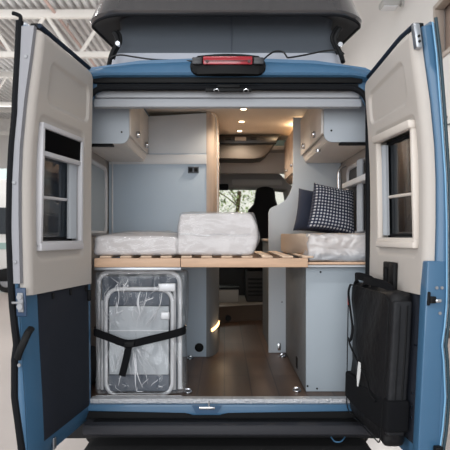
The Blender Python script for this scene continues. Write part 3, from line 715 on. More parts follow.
# ================================================================= FURNITURE
YP = 1.22                                        # washroom front wall
def locker(s, name, label, x_in, z_b, y0, y1):
    t = thing(name, label, 'cabinet', (VX+s*.76, (y0+y1)/2, z_b), 'overhead lockers above the bed')
    xi = x_in; xw = VX+s*.905; zt = 2.425
    # carcass: end section with rounded lower corner
    rad = .05; poly = [(xw, zt-.1), (xw-s*.03, zt), (xi, zt)]
    for k in range(7):
        a = k/6*PI/2; poly.append((xi + s*(rad-rad*math.cos(a)), z_b+rad-rad*math.sin(a)))
    poly += [(xw, z_b)]
    bm = B(); prism(bm, [(p[0] + s*.012 if abs(p[0]-xi) < .02 else p[0], p[1]) for p in poly], 'y', y0+.02, y1); finish('carcass', bm, 'cabwood', t)
    bm = B(); prism(bm, poly, 'y', y0, y0+.02, .003); finish('end_panel', bm, 'panelend', t)
    bm = B(); cyl(bm, (xi+s*.045, y0-.001, z_b+.07), (0, 1, 0), .006, .006, 10); finish('end_screw', bm, 'darkmetal', t)
    ym = (y0+y1)/2
    for a, b in ((y0+.03, ym-.004), (ym+.004, y1-.01)):
        bm = B(); box(bm, xi-.012, xi+.006, a, b, z_b+.055, zt-.01, .004); dr = finish('locker_door', bm, 'cabwood', t)
        bm = B(); yk = a+(b-a)*.5; zk = z_b+.095
        cyl(bm, (xi-s*.022, yk, zk), (1, 0, 0), .022, .024, 20, bev=.004); finish('knob', bm, 'chrome', dr)
    bm = B(); box(bm, min(xi+s*.10, xw-s*.04), max(xi+s*.10, xw-s*.04), y0+.0, y0+.06, z_b-.014, z_b-.0005, .004); finish('light_recess', bm, 'black', t)
    return t
XL = X(129, .30); XR = X(324, .30)
locker(-1, 'overhead_locker', 'left overhead locker with two beige doors above the thin mattress', XL, Z(143.5, .30), .30, YP-.005)
lr = locker(1, 'overhead_locker', 'right overhead locker with two beige doors above the cushions', XR, Z(142, .30), .30, 1.375)
bm = B(); cyl(bm, (X(318, .62), .62, Z(142, .30)-.008), (0, 0, 1), .018, .014, 16); finish('reading_spot', bm, 'chrome', lr)

# washroom cabin on the left
wr = thing('washroom_cabin', 'blue grey washroom wall with pale rail and rounded wooden edge behind the bed', 'cabin', (-.5, YP+.3, .573))
xl, xr = VX-.905, X(206.5, YP)
bm = B(); prism(bm, [(xl, .575), (xr, .575), (xr, 2.443), (xl+.1, 2.405), (xl+.03, 2.32), (xl, 2.2)], 'y', YP, YP+.03, .002); finish('front_panel', bm, 'panelb', wr)
bm = B(); box(bm, xl, xr, YP-.010, YP, Z(164.3, YP), Z(154.5, YP), .003); finish('pale_rail', bm, 'panelw', wr)
bm = B(); prism(bm, [(xl+.03, Z(153.5, YP)), (xr, Z(153.5, YP)), (xr, 2.44), (xl+.1, 2.40), (xl+.03, 2.32)], 'y', YP-.004, YP-.0005, .001); finish('upper_panel', bm, mat('neutral grey board', (208,214,221), .55), wr)
# rounded corner column
def column(z0, z1, m_, nm, off=0):
    bm = B(); R = .085; poly = [(xr-.001, YP+.001), (xr-.001, YP-.004-off)]
    for k in range(9):
        a = PI/2*k/8; poly.append((xr+.004+(R+off)*math.sin(a), YP-.004-off+(R*3.2)*(1-math.cos(a))))
    poly += [(xr+.004+R+off, YP+.9), (xr+.05, YP+.9), (xr+.05, YP+.28), (xr+.03, YP+.08)]
    prism(bm, poly, 'z', z0, z1); return finish(nm, bm, m_, wr, 40)
column(1.33, 2.453, 'wood', 'wood_edge'); column(.575, 1.33, 'greyboard', 'lower_column')
bm = B(); pts = []
for k in range(9):
    a = PI/2*(.25+.75*k/8); pts.append((xr+.006+.088*math.sin(a), YP-.008+.272*(1-math.cos(a)), .775+.03*math.sin(k/8*1.4)))
ribbon(bm, pts, .022, .006, (0, 0, 1)); finish('step_light_strip', bm, 'ledstrip', wr)
bm = B(); tube(bm, catmull([(xr+.03, YP-.002, 2.44), (xr+.065, YP+.03, 2.42), (xr+.08, YP+.05, 2.30), (xr+.085, YP+.06, 1.9), (xr+.085, YP+.06, 1.4)], 5), .006, 6); finish('door_bead', bm, 'cabwood', wr)
bm = B(); box(bm, X(188, YP), X(198.8, YP), YP-.012, YP, Z(173.3, YP), Z(166.8, YP), .004); sw = finish('switch_plate', bm, mat('slate switch plate', (74,80,90), .4), wr)
for px in (190.8, 196):
    bm = B(); box(bm, X(px-1.8, YP), X(px+1.8, YP), YP-.016, YP-.010, Z(172, YP), Z(168, YP), .003); finish('rocker', bm, 'black', sw)
bm = B(); cyl(bm, (X(199.2, YP), YP-.002, Z(347.5, YP)), (0, 1, 0), .034, .012, 24, bev=.003); finish('black_cap', bm, 'black', wr)
bm = B(); tube(bm, [(xl+.03, YP-.01, 1.40), (xl+.03, YP-.01, 2.2)], .006, 6); finish('corner_bead', bm, 'panelw', wr)

# tall divider on the right
YD = 1.38
dv = thing('wardrobe_divider', 'tall blue grey divider panel with a curved cut-out beside the aisle', 'cabinet', (X(300, YD), YD, .573))
px = [(268.6, 353.4), (268.6, 213), (269.6, 209.5), (272, 207.2), (277, 205.3), (282, 203), (286.5, 199.5), (290, 194), (292, 188), (293.2, 180), (293.2, 113), (330, 113), (341, 118), (341, 353.4)]
bm = B(); prism(bm, [(X(a, YD), min(max(Z(b, YD), .575), 2.44)) for a, b in px], 'y', YD, YD+.03, .003); finish('divider_panel', bm, 'panelend', dv)
bm = B(); box(bm, X(279, YD)-.012, X(279, YD)+.012, YD-.02, YD-.001, Z(350, YD), Z(343, YD), .004); finish('corner_bracket', bm, 'chrome', dv)
bm = B(); cyl(bm, (X(284.5, YD)-.02, YD-.002, Z(302, YD)), (0, 1, 0), .005, .004, 10); finish('panel_screw', bm, 'darkmetal', dv)
bm = B(); box(bm, X(268.6, YD+.1)+.01, X(335, YD), YD+.0305, 2.4, .575, 1.45); finish('kitchen_carcass', bm, 'greyboard', dv)
bm = B(); box(bm, X(268.6, YD+.1)-.0, X(335, YD), YD+.031, 2.4, 1.451, 1.475, .004); finish('worktop', bm, 'wood', dv)

# kitchen locker farther forward, wooden with warm light above
kl = thing('kitchen_locker', 'warm lit wooden kitchen locker beyond the divider panel', 'cabinet', (X(300, 1.9), 1.9, 2.0))
xk = .582
bm = B(); prism(bm, [(xk, 2.40), (xk, 2.02), (xk+.04, 1.985), (VX+.88, 1.985), (VX+.88, 2.33), (VX+.80, 2.40)], 'y', 1.45, 2.35, .004); finish('carcass', bm, 'wood', kl)
bm = B(); box(bm, xk-.014, xk-.001, 1.47, 1.89, 2.03, 2.385, .003); d1 = finish('locker_door', bm, 'wood', kl)
bm = B(); cyl(bm, (xk-.024, 1.62, 2.09), (1, 0, 0), .016, .02, 18, bev=.004); finish('knob', bm, 'chrome', d1)
bm = B(); box(bm, xk-.014, xk-.001, 1.90, 2.33, 2.03, 2.385, .003); d2 = finish('locker_door', bm, 'wood', kl)
bm = B(); cyl(bm, (xk-.024, 2.05, 2.09), (1, 0, 0), .016, .02, 18, bev=.004); finish('knob', bm, 'chrome', d2)
bm = B(); box(bm, xk+.05, xk+.075, 1.45, 2.3, 2.402, 2.412); finish('light_strip', bm, 'ledstrip', kl)

# bed storage cabinet on the right
Yc = .18
bc = thing('bed_cabinet', 'blue grey storage cabinet under the right mattress', 'cabinet', (.7, .7, .573))
xc0, xc1 = X(306, Yc), VX+.905
bm = B(); box(bm, xc0+.0, xc1, Yc, Yc+.018, .575, Z(267.5, Yc), .002); finish('front_panel', bm, 'panel', bc)
bm = B(); box(bm, xc0, xc0+.018, Yc+.0185, YD-.004, .575, Z(267.5, Yc), .002); finish('side_panel', bm, 'greyboard', bc)
bm = B(); box(bm, xc0-.004, xc1, Yc-.085, YD-.004, Z(267.2, .1), Z(265, .1), .003); finish('top_edge', bm, 'panelw', bc)
for px_, py_ in ((320.5, 272), (317, 388.5), (307.5, 386)):
    bm = B(); cyl(bm, (X(px_, Yc), Yc-.001, Z(py_, Yc)), (0, 1, 0), .006, .004, 10); finish('panel_screw', bm, 'darkmetal', bc)
bm = B(); yy = .62; box(bm, xc0-.006, xc0-.0005, yy-.03, yy+.03, Z(368, yy), Z(357, yy), .003); finish('side_catch', bm, 'black', bc)

# slatted bed base
bd = thing('slatted_bed_base', 'wooden slatted bed base with beech front rail across the van', 'bed', (-.14, .65, 1.33))
bx0, bx1 = VX-.765, X(308, .05); zr0, zr1 = Z(267.3, .05), Z(258.2, .05)
for a, b in ((bx0, X(180.5, .05)-.0015), (X(180.5, .05)+.0015, bx1)):
    bm = B(); box(bm, a, b, .05, .078, zr0, zr1, .003); finish('front_rail', bm, 'rail', bd)
bm = B(); box(bm, bx0, X(181, .05), .055, .085, zr0-.018, zr0-.001, .002); finish('support_rail', bm, 'alu', bd)
bm = B(); box(bm, bx0, bx1, YP-.04, YP-.012, zr0, zr1, .003); finish('rear_rail', bm, 'rail', bd)
n = 0; xx = bx0+.03
while xx < bx1-.03:
    bm = B(); box(bm, xx, xx+.064, .055, YP-.014, zr1+.001, zr1+.013, .004); finish('slat', bm, 'slat', bd); xx += .1165
bm = B(); box(bm, bx1+.002, VX+.90, .075, .12, Z(264.6, .07), Z(262.1, .07), .002); finish('edge_board', bm, 'rail', bd)

# mattresses
def softbox(bm, x0, x1, y0, y1, z0, z1, r, cuts, amp, freq, dome=0, seed=0, fnx=None):
    def fn(c):
        k = Vector((c.x*freq+seed, c.y*freq, c.z*freq*1.7))
        d = Vector((noise.noise(k), noise.noise(k+Vector((9, 3, 1))), noise.noise(k+Vector((2, 8, 5)))))*amp
        tx = 1-((c.x-(x0+x1)/2)/((x1-x0)/2))**2; ty = 1-((c.y-(y0+y1)/2)/((y1-y0)/2))**2
        c = c + d + Vector((0, 0, dome*max(0, tx)**.5*max(0, ty) if c.z > (z0+z1)/2 else -min(0, d.z)))
        return fnx(c) if fnx else c
    gbox(bm, x0, x1, y0, y1, z0, z1, r, cuts, fn)
GM = 'plastic wrapped mattress pieces on the slats'
zt = zr1+.014
m1 = thing('mattress', 'thin white plastic wrapped mattress on the left of the slats', 'mattress', (-.5, .6, zt), GM)
bm = B(); softbox(bm, VX-.775, X(178, .1), .085, YP-.02, zt, Z(236.5, .1), .022, 14, .006, 9, .03); finish('mattress_body', bm, 'mat', m1, 60)
bm = B(); softbox(bm, VX-.779, X(178.5, .1), .078, YP-.016, zt+.001, Z(235.5, .1), .02, 16, .010, 17, .032, 5); finish('plastic_wrap', bm, 'wrap', m1, 80)
m2 = thing('mattress', 'tall white block of two stacked mattress pieces in plastic in the middle', 'mattress', (-.05, .4, zt), GM)
xa, xb = X(176.5, .1), X(252, .1); zt2 = Z(213.5, .1); zm = (zt+zt2)/2-.002
def blk(c):
    k = (c.z-zt)/(zt2-zt); 
    if c.x > .05: c.x += .030*math.sin(PI*max(0, min(1, k)))*(c.x-.05)/.1
    if c.x < -.2: c.x += .034*max(0, k-.3)
    return c
bm = B(); softbox(bm, xa, xb, .09, .85, zt, zt2, .022, 14, .008, 8, 0, 3, blk); finish('mattress_body', bm, 'mat', m2, 60)
bm = B(); tube(bm, catmull([Vector((xa+.02+(xb-xa-.03)*k/8, .080+.004*math.sin(k*2.1), zm+.006*math.sin(k*1.7))) for k in range(9)], 3), .005, 6); finish('wrap_seam', bm, 'wrap', m2)
bm = B(); softbox(bm, xa-.006, xb+.008, .078, .86, zt+.002, zt2+.007, .014, 16, .008, 10, .01, 8, blk); finish('plastic_wrap', bm, 'wrap', m2, 80)
m3 = thing('mattress', 'cream edged mattress in plastic on the right cabinet under the cushions', 'mattress', (.7, .65, zt), GM)
zb3, zt3 = zt+.001, Z(233.5, .1)
poly = [(X(308, .08)+.01, .09), (VX+.90, .09), (VX+.90, YD-.02), (.52, YD-.02), (.475, YD-.045), (.445, YD-.10), (.43, YD-.18), (.427, YD-.28), (.44, .6), (X(308, .08)-.003, .12)]
def roundpoly(p, z0, z1, r, bm, fn=lambda c: c):
    t = bmesh.new(); pp = catmull([Vector((a, b, 0)) for a, b in p], 6, True) if False else [Vector((a, b, 0)) for a, b in p]
    prism(t, [(v.x, v.y) for v in pp], 'z', z0, z1, r); bmesh.ops.subdivide_edges(t, edges=[e for e in t.edges if e.calc_length() > .1], cuts=3); join(bm, t, fn)
bm = B(); roundpoly(poly, zb3, zt3, .035, bm, lambda c: c+Vector((0, 0, noise.noise(c*6)*.004))); finish('mattress_body', bm, 'matbeige', m3, 50)
poly2 = [(X(307, .08)+.02, .082), (VX+.905, .082), (VX+.905, .7), (.50, .7)]
bm = B(); softbox(bm, X(308, .08), VX+.9, .070, .6, Z(261.8, .07), zt3-.002, .02, 14, .012, 15, .0, 4); finish('plastic_wrap', bm, film_mat('cloudy mattress wrap', .45, .04, 10, bump=.5, fres=.3), m3, 80)

# cushions
def cushion(name, label, c, size, rot, m_, th=.065):
    bm = B(); N = 28; uv = bm.loops.layers.uv.new('UVMap'); R = rot; sides = []
    for sg in (1, -1):
        g = []
        for i in range(N+1):
            row = []
            for j in range(N+1):
                a, b = i/N*2-1, j/N*2-1
                pin = 1-.07*(1-a*a)*abs(b)**3; pin2 = 1-.07*(1-b*b)*abs(a)**3
                h = th*((1-a**4)*(1-b**4))**.55 + noise.noise(Vector((a*2, b*2, sg)))*.008*(1-a*a)*(1-b*b)
                row.append(bm.verts.new(R @ Vector((a*size/2*pin2*(1-.09*b), -sg*h, b*size/2*pin)) + Vector(c)))
            g.append(row)
        for i in range(N):
            for j in range(N):
                f = bm.faces.new((g[i][j], g[i+1][j], g[i+1][j+1], g[i][j+1]))
                for l, (p, q) in zip(f.loops, ((i, j), (i+1, j), (i+1, j+1), (i, j+1))): l[uv].uv = (p/N, q/N)
    bmesh.ops.remove_doubles(bm, verts=bm.verts, dist=1e-4)
    return tag(finish(name, bm, m_, None, 70), label, 'cushion', 'cushions on the right mattress')
Yq = .80
cushion('cushion', 'plaid navy and white checked cushion leaning on the right mattress', (X(332.5, Yq), Yq, zt3+.172), .335, Matrix.Rotation(math.radians(6), 3, 'Y') @ Matrix.Rotation(math.radians(-14), 3, 'X') @ Matrix.Rotation(math.radians(14), 3, 'Z'), 'gingham')
cushion('cushion', 'plain navy cushion behind the checked one', (X(313, 1.12)+.03, 1.12, zt3+.168), .33, Matrix.Rotation(math.radians(4), 3, 'Y') @ Matrix.Rotation(math.radians(-12), 3, 'X') @ Matrix.Rotation(math.radians(10), 3, 'Z'), 'navy')

# side windows and curtains of the bed area (parts of the van)
for s in (-1, 1):
    xw = VX+s*.912
    bm = B(); r_ = roundrect(.28, 1.10, 1.52, 2.0, .06, 5)
    tube(bm, [(xw-s*.006, y, z) for y, z in r_], .016, 8, closed=True); fr = finish('side_window_frame', bm, 'framew', van)
    bm = B(); prism(bm, roundrect(.29, 1.09, 1.53, 1.99, .05, 5), 'x', xw-.003, xw+.002); finish('side_window_pane', bm, mat('dark side pane', (24,26,32), .45) if s > 0 else 'panel', fr)
xw = VX+.90
bm = B(); rows = []
for i in range(41):
    y = .49+.11*i/40; x = xw-.03+.012*math.sin(i/40*PI*2*4); rows.append([bm.verts.new((x, y, 1.53)), bm.verts.new((x, y, 2.0))])
for a_, b_ in zip(rows, rows[1:]): bm.faces.new((a_[0], b_[0], b_[1], a_[1]))
finish('side_curtain', bm, 'curtain', van, 60)
bm = B(); box(bm, xw-.07, xw-.0, .22, .95, Z(182, .4), Z(176, .4), .006); finish('curtain_rail', bm, 'panelw', van)
bm = B(); tube(bm, catmull([(xw-.0, 1.15, 2.03), (xw-.05, 1.15, 2.0), (xw-.055, 1.15, 1.86), (xw-.045, 1.15, 1.82)], 4), .011, 8); finish('coat_hook', bm, 'chrome', van)

# ceiling spots
for n, (px_, py_) in enumerate(((243.5, 108.6), (241.5, 121.2), (239.6, 130.6))):
    Yd = (2.452-ZC)*F/(CY-py_)-D; x = X(px_, Yd); z = 2.4545
    t = thing('ceiling_spotlight', ['round warm ceiling spotlight nearest the rear doors', 'middle one of three round warm ceiling spotlights', 'round warm ceiling spotlight nearest the cab'][n], 'lamp', (x, Yd, z), 'warm ceiling spotlights')
    bm = B(); cyl(bm, (x, Yd, z-.003), (0, 0, 1), .028, .006, 24, bev=.001); finish('spot_ring', bm, 'chrome', t)
    bm = B(); cyl(bm, (x, Yd, z-.008), (0, 0, 1), .021, .005, 24, bev=.001); finish('spot_lens', bm, 'ledwarm', t)

# ---------------------------------------------------------------- cab
sh = thing('overhead_shelf', 'dark brown overhead storage shelf above the cab', 'shelf', (0, 2.25, 2.23))
Ys = 2.25
pz = [(200, 134.5), (281, 134.5), (276, 142), (268, 153), (262, 157.5), (254, 158.5), (200, 158.5)]
bm = B(); prism(bm, [(X(a, Ys), min(Z(b, Ys), 2.45)) for a, b in pz], 'y', Ys, Ys+.35, .006); finish('shelf_body', bm, 'shelf', sh)
bm = B(); prism(bm, [(X(a, Ys), min(Z(b, Ys), 2.448)) for a, b in ((202, 135), (280, 135), (275, 143.6), (202, 143.6))], 'y', Ys-.012, Ys, .003); tr = finish('tray_front', bm, 'shelfdark', sh)
bm = B(); box(bm, X(235, Ys), X(246, Ys), Ys-.016, Ys-.0125, Z(141, Ys), Z(137, Ys), .003); finish('control_panel', bm, mat('grey control panel', (150,142,136), .4), tr)
for px_ in (228, 253.5):
    bm = B(); box(bm, X(px_-3, Ys), X(px_+3, Ys), Ys-.016, Ys-.0125, Z(140.3, Ys), Z(137.3, Ys), .003); finish('reading_lamp', bm, 'darkmetal', tr)
bm = B(); box(bm, X(202, Ys), X(276, Ys), Ys-.018, Ys-.012, Z(144.6, Ys), Z(143.4, Ys)); finish('tray_lip', bm, 'black', tr)
bm = B(); box(bm, VX-.88, VX+.88, 2.86, 2.92, 2.15, 2.40); finish('cab_bulkhead', bm, 'cabbeige', van)
bm = B(); box(bm, VX-.86, VX+.86, 2.625, 2.86, 2.36, 2.40); finish('cab_ceiling_panel', bm, 'cabbeige', van)
Yh = 3.5
pz = [(150, 172), (277, 172), (281, 175), (286, 180.5), (292, 186), (294, 192), (294, 198), (291, 200.5), (288.5, 199), (288, 188.5), (262, 187), (218, 186.5), (150, 186.5)]
bm = B(); prism(bm, [(X(a, Yh), Z(b, Yh)) for a, b in pz], 'y', Yh, Yh+.5, .01); finish('cab_headliner', bm, 'headliner', van)
bm = B(); box(bm, X(232, Yh-.02), X(282, Yh-.02), Yh-.03, Yh-.001, Z(185.5, Yh), Z(179.5, Yh), .008); finish('sun_visor', bm, 'visor', van)
bm = B(); box(bm, X(208, Yh-.02), X(228.5, Yh-.02), Yh-.06, Yh-.001, Z(190.5, Yh), Z(184.3, Yh), .012); finish('rear_view_mirror', bm, 'black', van)
bm = B(); prism(bm, [(3.4, .76), (4.44, .76), (4.44, 1.45), (3.4, 1.45)], 'x', VX-.92, VX-.9); finish('cab_side', bm, 'headliner', van)
bm = B(); prism(bm, [(3.4, .76), (4.44, .76), (4.44, 1.45), (3.4, 1.45)], 'x', VX+.9, VX+.92); finish('cab_side', bm, 'headliner', van)
bm = B(); prism(bm, [(4.15, .74), (4.15, 1.40), (4.3, 1.52), (4.75, 1.52), (4.75, .74)], 'x', VX-.9, VX+.9, .02); finish('dashboard', bm, 'dash', van)
bm = B(); prism(bm, [(4.46, .4), (4.46, 1.5), (4.8, 1.48), (5.35, 1.25), (5.5, 1.0), (5.5, .4)], 'x', VX-.96, VX+.96, .05); finish('bonnet', bm, 'blue', van)
bm = B(); prism(bm, [(4.78, 1.49), (4.80, 1.49), (4.08, 2.36), (4.06, 2.36)], 'x', VX-.86, VX+.86); finish('windscreen', bm, 'winds', van)
# step into the cab
bm = B(); poly = [(-.9, 3.05), (-.25, 3.06), (X(218, 2.95), 2.98), (.0, 3.05), (.2, 3.18), (.4, 3.25), (.92, 3.25), (.92, 4.3), (-.9, 4.3)]
prism(bm, poly, 'z', .575, .745); cs = finish('cab_step', bm, mat('dark brown step front', (72,60,52), .6), van)
bm = B(); prism(bm, [(a, b-.01) if b < 4 else (a, b) for a, b in poly], 'z', .7455, .757, .002); finish('step_edge', bm, mat('grey step edge', (150,142,134), .5), cs)
bm = B(); cyl(bm, W(228.3, 318, 3.02), (0, 1, 0), .032, .03, 20); finish('step_socket', bm, 'black', cs)
# cab seat
def seat(cx, Y0, label):
    t = thing('cab_seat', label, 'seat', (cx, Y0, .757), 'seats in the cab')
    def bk(c): return Vector((c.x, c.y+(c.z-1.2)*.16, c.z))
    bm = B(); g = []
    prof = [(1.22, .225), (1.35, .25), (1.55, .25), (1.7, .235), (1.80, .19), (1.86, .135), (1.93, .118), (2.0, .112), (2.045, .088), (2.06, .04)]
    for z, hw_ in prof:
        th = .07 if z < 1.8 else .055
        g.append([bm.verts.new(bk(Vector((cx+x, Y0-.25+y, z)))) for x, y in [(hw_*math.cos(a), th*math.sin(a)) for a in [2*PI*k/20 for k in range(20)]]])
    for a, b in zip(g, g[1:]):
        for k in range(20): bm.faces.new((a[k], a[(k+1) % 20], b[(k+1) % 20], b[k]))
    bm.faces.new(g[0][::-1]); bm.faces.new(g[-1]); finish('backrest', bm, 'seat', t, 70)
    bm = B(); box(bm, cx-.25, cx+.25, Y0-.28, Y0+.27, 1.12, 1.25, .05, 3); finish('cushion', bm, 'seat', t)
    bm = B(); box(bm, cx-.22, cx+.22, Y0-.24, Y0+.22, .757, 1.11, .02); sb = finish('seat_box', bm, 'dash', t)
    for k in range(5):
        bm = B(); box(bm, cx-.2, cx+.17, Y0-.254, Y0-.241, .83+k*.045, .85+k*.045, .003); finish('vent_slat', bm, 'black', sb)
    bm = B(); box(bm, cx-.03, cx+.04, Y0-.30, Y0-.281, 1.18, 1.205, .002); finish('white_label', bm, 'tag', t)
    bm = B(); box(bm, cx-.32, cx-.26, Y0-.15, Y0+.2, 1.40, 1.45, .02, 3); finish('armrest', bm, 'seat', t)
    return t
seat(X(263, 3.4)+.03, 3.62, 'black cab seat seen from behind, beyond the aisle')
bx = thing('storage_box', 'grey box on the cab floor left of the seat base', 'box', (X(229, 3.4), 3.45, .757))
bm = B(); box(bm, X(216, 3.4), X(238.5, 3.4), 3.35, 3.6, .758, Z(289, 3.4), .012); finish('box_body', bm, mat('grey plastic box', (128,126,124), .6), bx)
bm = B(); box(bm, X(215.6, 3.4)-.01, X(238.5, 3.4)+.01, 3.34, 3.61, Z(289, 3.4)+.001, Z(286.5, 3.4), .006); finish('box_lid', bm, 'black', bx)

# ---------------------------------------------------------------- folding chairs in plastic, strapped
GC = 'folded camping chairs wrapped in plastic'
zf = .574
def rr3(px0, px1, py0, py1, rp, Y, n=6): 
    return [Vector((x, Y, z)) for x, z in roundrect(X(px0, Y), X(px1, Y), Z(py1, Y), Z(py0, Y), rp, n)]
Y1, Y2 = .135, .195
ca = thing('folding_chair', 'front folded camping chair with pale panel and rounded inner tube', 'chair', (-.49, Y1, zf), GC)
bm = B(); tube(bm, rr3(106, 172.5, 289, 395, .075, Y1), .0125, 10, closed=True); finish('frame_tube', bm, 'tube', ca)
bm = B(); gbox(bm, X(109.5, Y1), X(169, Y1), Y1-.018, Y1-.004, Z(374, Y1), Z(306, Y1), .006, 4, lambda c: c+Vector((0, noise.noise(c*5)*.008, 0))); finish('back_panel', bm, 'chairlight', ca)
bm = B(); box(bm, X(109.5, Y1), X(169, Y1), Y1-.008, Y1+.002, Z(391, Y1), Z(374.5, Y1), .003); box(bm, X(109.5, Y1), X(169, Y1), Y1-.002, Y1+.002, Z(305.5, Y1), Z(292, Y1), .001); finish('mesh_panel', bm, 'chairdark', ca)
bm = B(); ribbon(bm, [Vector((X(109.5, Y1), Y1-.021, Z(330, Y1))), Vector((X(169, Y1), Y1-.021, Z(330, Y1)))], .006, .004, (0, 0, 1)); finish('panel_piping', bm, 'panelw', ca)
bm = B(); box(bm, X(159, Y1), X(176, Y1), Y1-.035, Y1-.014, Z(291, Y1), Z(283, Y1), .006); box(bm, X(161, Y1), X(170, Y1), Y1-.035, Y1-.019, Z(319, Y1), Z(311, Y1), .02, 3); finish('reclining_bracket', bm, 'tube', ca)
cb = thing('folding_chair', 'rear folded camping chair with tall outer tube frame', 'chair', (-.49, Y2, zf), GC)
bm = B(); pts = [Vector((X(98.5, Y2), Y2, zf+.014))] + [p for p in rr3(98.5, 180, 272, 460, .07, Y2) if p.z > 1.0][::-1] + [Vector((X(180, Y2), Y2, zf+.014))]
tube(bm, pts, .0145, 10); finish('frame_tube', bm, 'tube', cb)
bm = B(); tube(bm, [Vector((X(174.5, Y2), Y2-.02, zf+.014)), Vector((X(174.5, Y2), Y2-.02, Z(287, Y2)))], .010, 8); tube(bm, [Vector((X(103, Y2), Y2-.02, zf+.014)), Vector((X(103, Y2), Y2-.02, Z(300, Y2)))], .009, 8); finish('chair_leg', bm, 'tube', cb)
bm = B(); box(bm, X(102, Y2), X(177, Y2), Y2-.004, Y2+.008, Z(396, Y2), Z(276, Y2), .004); finish('seat_panel', bm, 'chairdark', cb)
bm = B(); box(bm, X(98, Y1), X(182, Y1), .05, .08, zf+.002, Z(394, Y1), .005); finish('foot_bar', bm, 'tube', cb)
# plastic cover
bm = B()
def plast(c):
    k = Vector((c.x*9, c.y*9, c.z*3.2)); tw = math.sin((c.x+.49)*38 + c.z*7 + 3*noise.noise(c*4))*.004
    zc_ = Z(338, .1); pinch = math.exp(-((c.z-zc_)/.10)**2)
    d = Vector((noise.noise(k), noise.noise(k+Vector((4, 1, 7))), 0))*.013
    y = c.y
    if y < .1: y += .022*pinch + tw*(.5+pinch) + (-.010*abs(noise.noise(Vector((c.x*14, 2, c.z*5)))))
    return Vector((c.x+d.x+(.012*pinch if c.x < -.5 else -.012*pinch), y+d.y, c.z + noise.noise(k*1.4)*.006))
gbox(bm, X(94.5, .06), X(186.5, .06), .072, .255, zf+.012, Z(269.5, .06)-.01, .02, 22, plast, 2)
rc = random.Random(3)
def crease_glint(px0, py0, px1, py1, wob, r):  # white strands along the folds, modelled to stand for highlights on the film
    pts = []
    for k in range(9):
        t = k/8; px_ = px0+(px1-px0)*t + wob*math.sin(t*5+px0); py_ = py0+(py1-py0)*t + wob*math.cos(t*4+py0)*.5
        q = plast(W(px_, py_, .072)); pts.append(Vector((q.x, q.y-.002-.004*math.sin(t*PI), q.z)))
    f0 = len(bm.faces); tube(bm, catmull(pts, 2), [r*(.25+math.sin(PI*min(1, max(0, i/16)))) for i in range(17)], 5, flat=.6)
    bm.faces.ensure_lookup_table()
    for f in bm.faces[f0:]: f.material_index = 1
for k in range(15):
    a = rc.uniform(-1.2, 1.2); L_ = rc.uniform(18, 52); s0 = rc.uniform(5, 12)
    crease_glint(129+math.sin(a)*s0*1.6, 343+math.cos(a)*s0, 129+math.sin(a)*L_*.75, min(392, 343+math.cos(a)*L_), 1.2, rc.uniform(.0016, .0034))
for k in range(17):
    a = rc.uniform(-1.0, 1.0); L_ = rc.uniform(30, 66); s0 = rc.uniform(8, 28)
    crease_glint(132+math.sin(a)*s0*1.4, 338-math.cos(a)*s0, 132+math.sin(a)*L_*.7, max(276, 338-math.cos(a)*L_), 1.6, rc.uniform(.0016, .0036))
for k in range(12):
    x_ = rc.uniform(100, 176); y_ = rc.uniform(276, 296); crease_glint(x_, y_, x_+rc.uniform(-9, 9), y_+rc.uniform(4, 16), 2.2, rc.uniform(.0012, .003))
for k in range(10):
    x_ = rc.uniform(104, 172); y_ = rc.uniform(374, 388); crease_glint(x_, y_, x_+rc.uniform(-8, 8), y_+rc.uniform(3, 9), 2, rc.uniform(.0012, .0026))
M['crease_glint'] = film_mat('white film highlight', .8, .15, 20, bump=.3)
tag(finish('plastic_cover', bm, None, None, 80, mats=['film', 'crease_glint']), 'crinkled clear plastic cover over the folded chairs', 'cover')
# strap round the chairs
sk = thing('strap', 'black webbing strap buckled round the wrapped chairs', 'strap', (-.49, .06, Z(340, .06)))
bm = B(); Yt = .052
pl = [W(95.5, 330, .2), W(94.2, 331.5, .10), W(95.5, 332.5, Yt+.01), W(108, 337, Yt), W(128, 343.6, Yt-.006), W(150, 339.5, Yt), W(175, 333.5, Yt), W(184, 330.5, Yt+.012), W(185.5, 329.5, .12), W(184, 329, .2)]
ribbon(bm, catmull(pl, 5), .044, .004, (0, 0, 1)); finish('webbing', bm, 'strap', sk)
bm = B(); ribbon(bm, catmull([W(129, 344, Yt-.012), W(127, 355, Yt-.014), W(124.5, 366, Yt-.016), W(122, 376, Yt-.016)], 4), .040, .004, (1, 0, -.15)); finish('strap_tail', bm, 'strap', sk)
bm = B(); box(bm, X(124, Yt), X(135, Yt), Yt-.025, Yt-.008, Z(347, Yt), Z(341, Yt), .007, 3); finish('buckle', bm, 'black', sk)

# ================================================================= LIGHT
def area(name, loc, rot, size, energy, col, sy=None):
    l = bpy.data.lights.new(name, 'AREA'); l.energy = energy; l.color = col; l.size = size
    if sy: l.shape = 'RECTANGLE'; l.size_y = sy
    o = bpy.data.objects.new(name, l); o.location = loc; o.rotation_euler = rot; C.objects.link(o); return o
def point(name, loc, e, col, r=.03):
    l = bpy.data.lights.new(name, 'POINT'); l.energy = e; l.color = col; l.shadow_soft_size = r
    o = bpy.data.objects.new(name, l); o.location = loc; C.objects.link(o); return o
def spot(name, loc, e, col, ang=120, blend=.6):
    l = bpy.data.lights.new(name, 'SPOT'); l.energy = e; l.color = col; l.spot_size = math.radians(ang); l.spot_blend = blend; l.shadow_soft_size = .03
    o = bpy.data.objects.new(name, l); o.location = loc; C.objects.link(o); return o
# fill lights added behind and left of the camera for the interior and doors
area('soft_fill', (-2.0, -11, 3.0), (math.radians(86), 0, math.radians(-6)), 9, 740, (.96, .98, 1), 5)
area('soft_fill', (-8.5, -5, 3.2), (math.radians(82), 0, math.radians(-60)), 6, 330, (.96, .98, 1), 4.5)
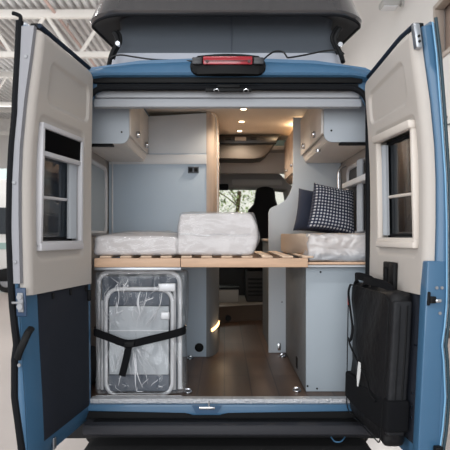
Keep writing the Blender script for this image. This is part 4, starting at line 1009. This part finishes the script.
# hall lamps shining down, plus upward lights added to brighten the deck
for yy in (-6, 4, 12, 20):
    area('deck_fill', (-7.5, yy, 6.0), (PI, 0, 0), 6, 70, (1, .99, .98), 1.5)
    area('deck_fill', (-1.5, yy, 6.0), (PI, 0, 0), 3, 38, (1, .99, .98), 1.5)
for yy in (-4.5, 3.5, 11.5, 19.5, 26.5):
    area('hall_lamp_fill', (-6.5, yy, 6.4), (0, 0, 0), 5, 170, (1, .98, .96), .5)
    area('hall_lamp_fill', (-.6, yy, 6.4), (0, 0, 0), 3, 140, (1, .98, .96), .5)
area('hall_lamp_fill', (2.9, 8.0, 4.2), (0, math.radians(55), 0), 1.2, 300, (1, .98, .96), .5)  # area light added by the wall to brighten the tree
area('hall_lamp_fill', (.8, 24, 6.0), (math.radians(30), 0, 0), 3, 420, (1, .98, .96), .5)  # area light added to brighten the back wall behind the windscreen
for px_, py_ in ((243.5, 108.6), (241.5, 121.2), (239.6, 130.6)):
    Yd = (2.452-ZC)*F/(CY-py_)-D; spot('ceiling_spot', (X(px_, Yd), Yd, 2.42), 15, (1, .84, .66), 150)
point('kitchen_strip', (xk+.06, 1.75, 2.43), 5, (1, .72, .44), .02)
point('step_glow', (xr+.13, YP+.10, .78), .25, (1, .72, .45), .02)
wd = bpy.data.worlds.new('World'); bpy.context.scene.world = wd; wd.use_nodes = True
nt = wd.node_tree; bg = nt.nodes['Background']; bg.inputs[0].default_value = (.93, .97, 1, 1); bg.inputs[1].default_value = .8

# ================================================================= CAMERA
cam = bpy.data.cameras.new('camera'); co = bpy.data.objects.new('camera', cam); C.objects.link(co)
co.location = (0, -D, ZC); co.rotation_euler = (PI/2, 0, 0)
cam.sensor_width = 36; cam.lens = F/450*36
cam.shift_x = (225-CX)/450; cam.shift_y = (CY-225)/450
cam.clip_start = .05; cam.clip_end = 200
cam.dof.use_dof = True; cam.dof.focus_distance = 3.6; cam.dof.aperture_fstop = 5.6
sc = bpy.context.scene; sc.camera = co
sc.view_settings.view_transform = 'Standard'; sc.view_settings.look = 'None'; sc.view_settings.exposure = -.25; sc.view_settings.gamma = 1
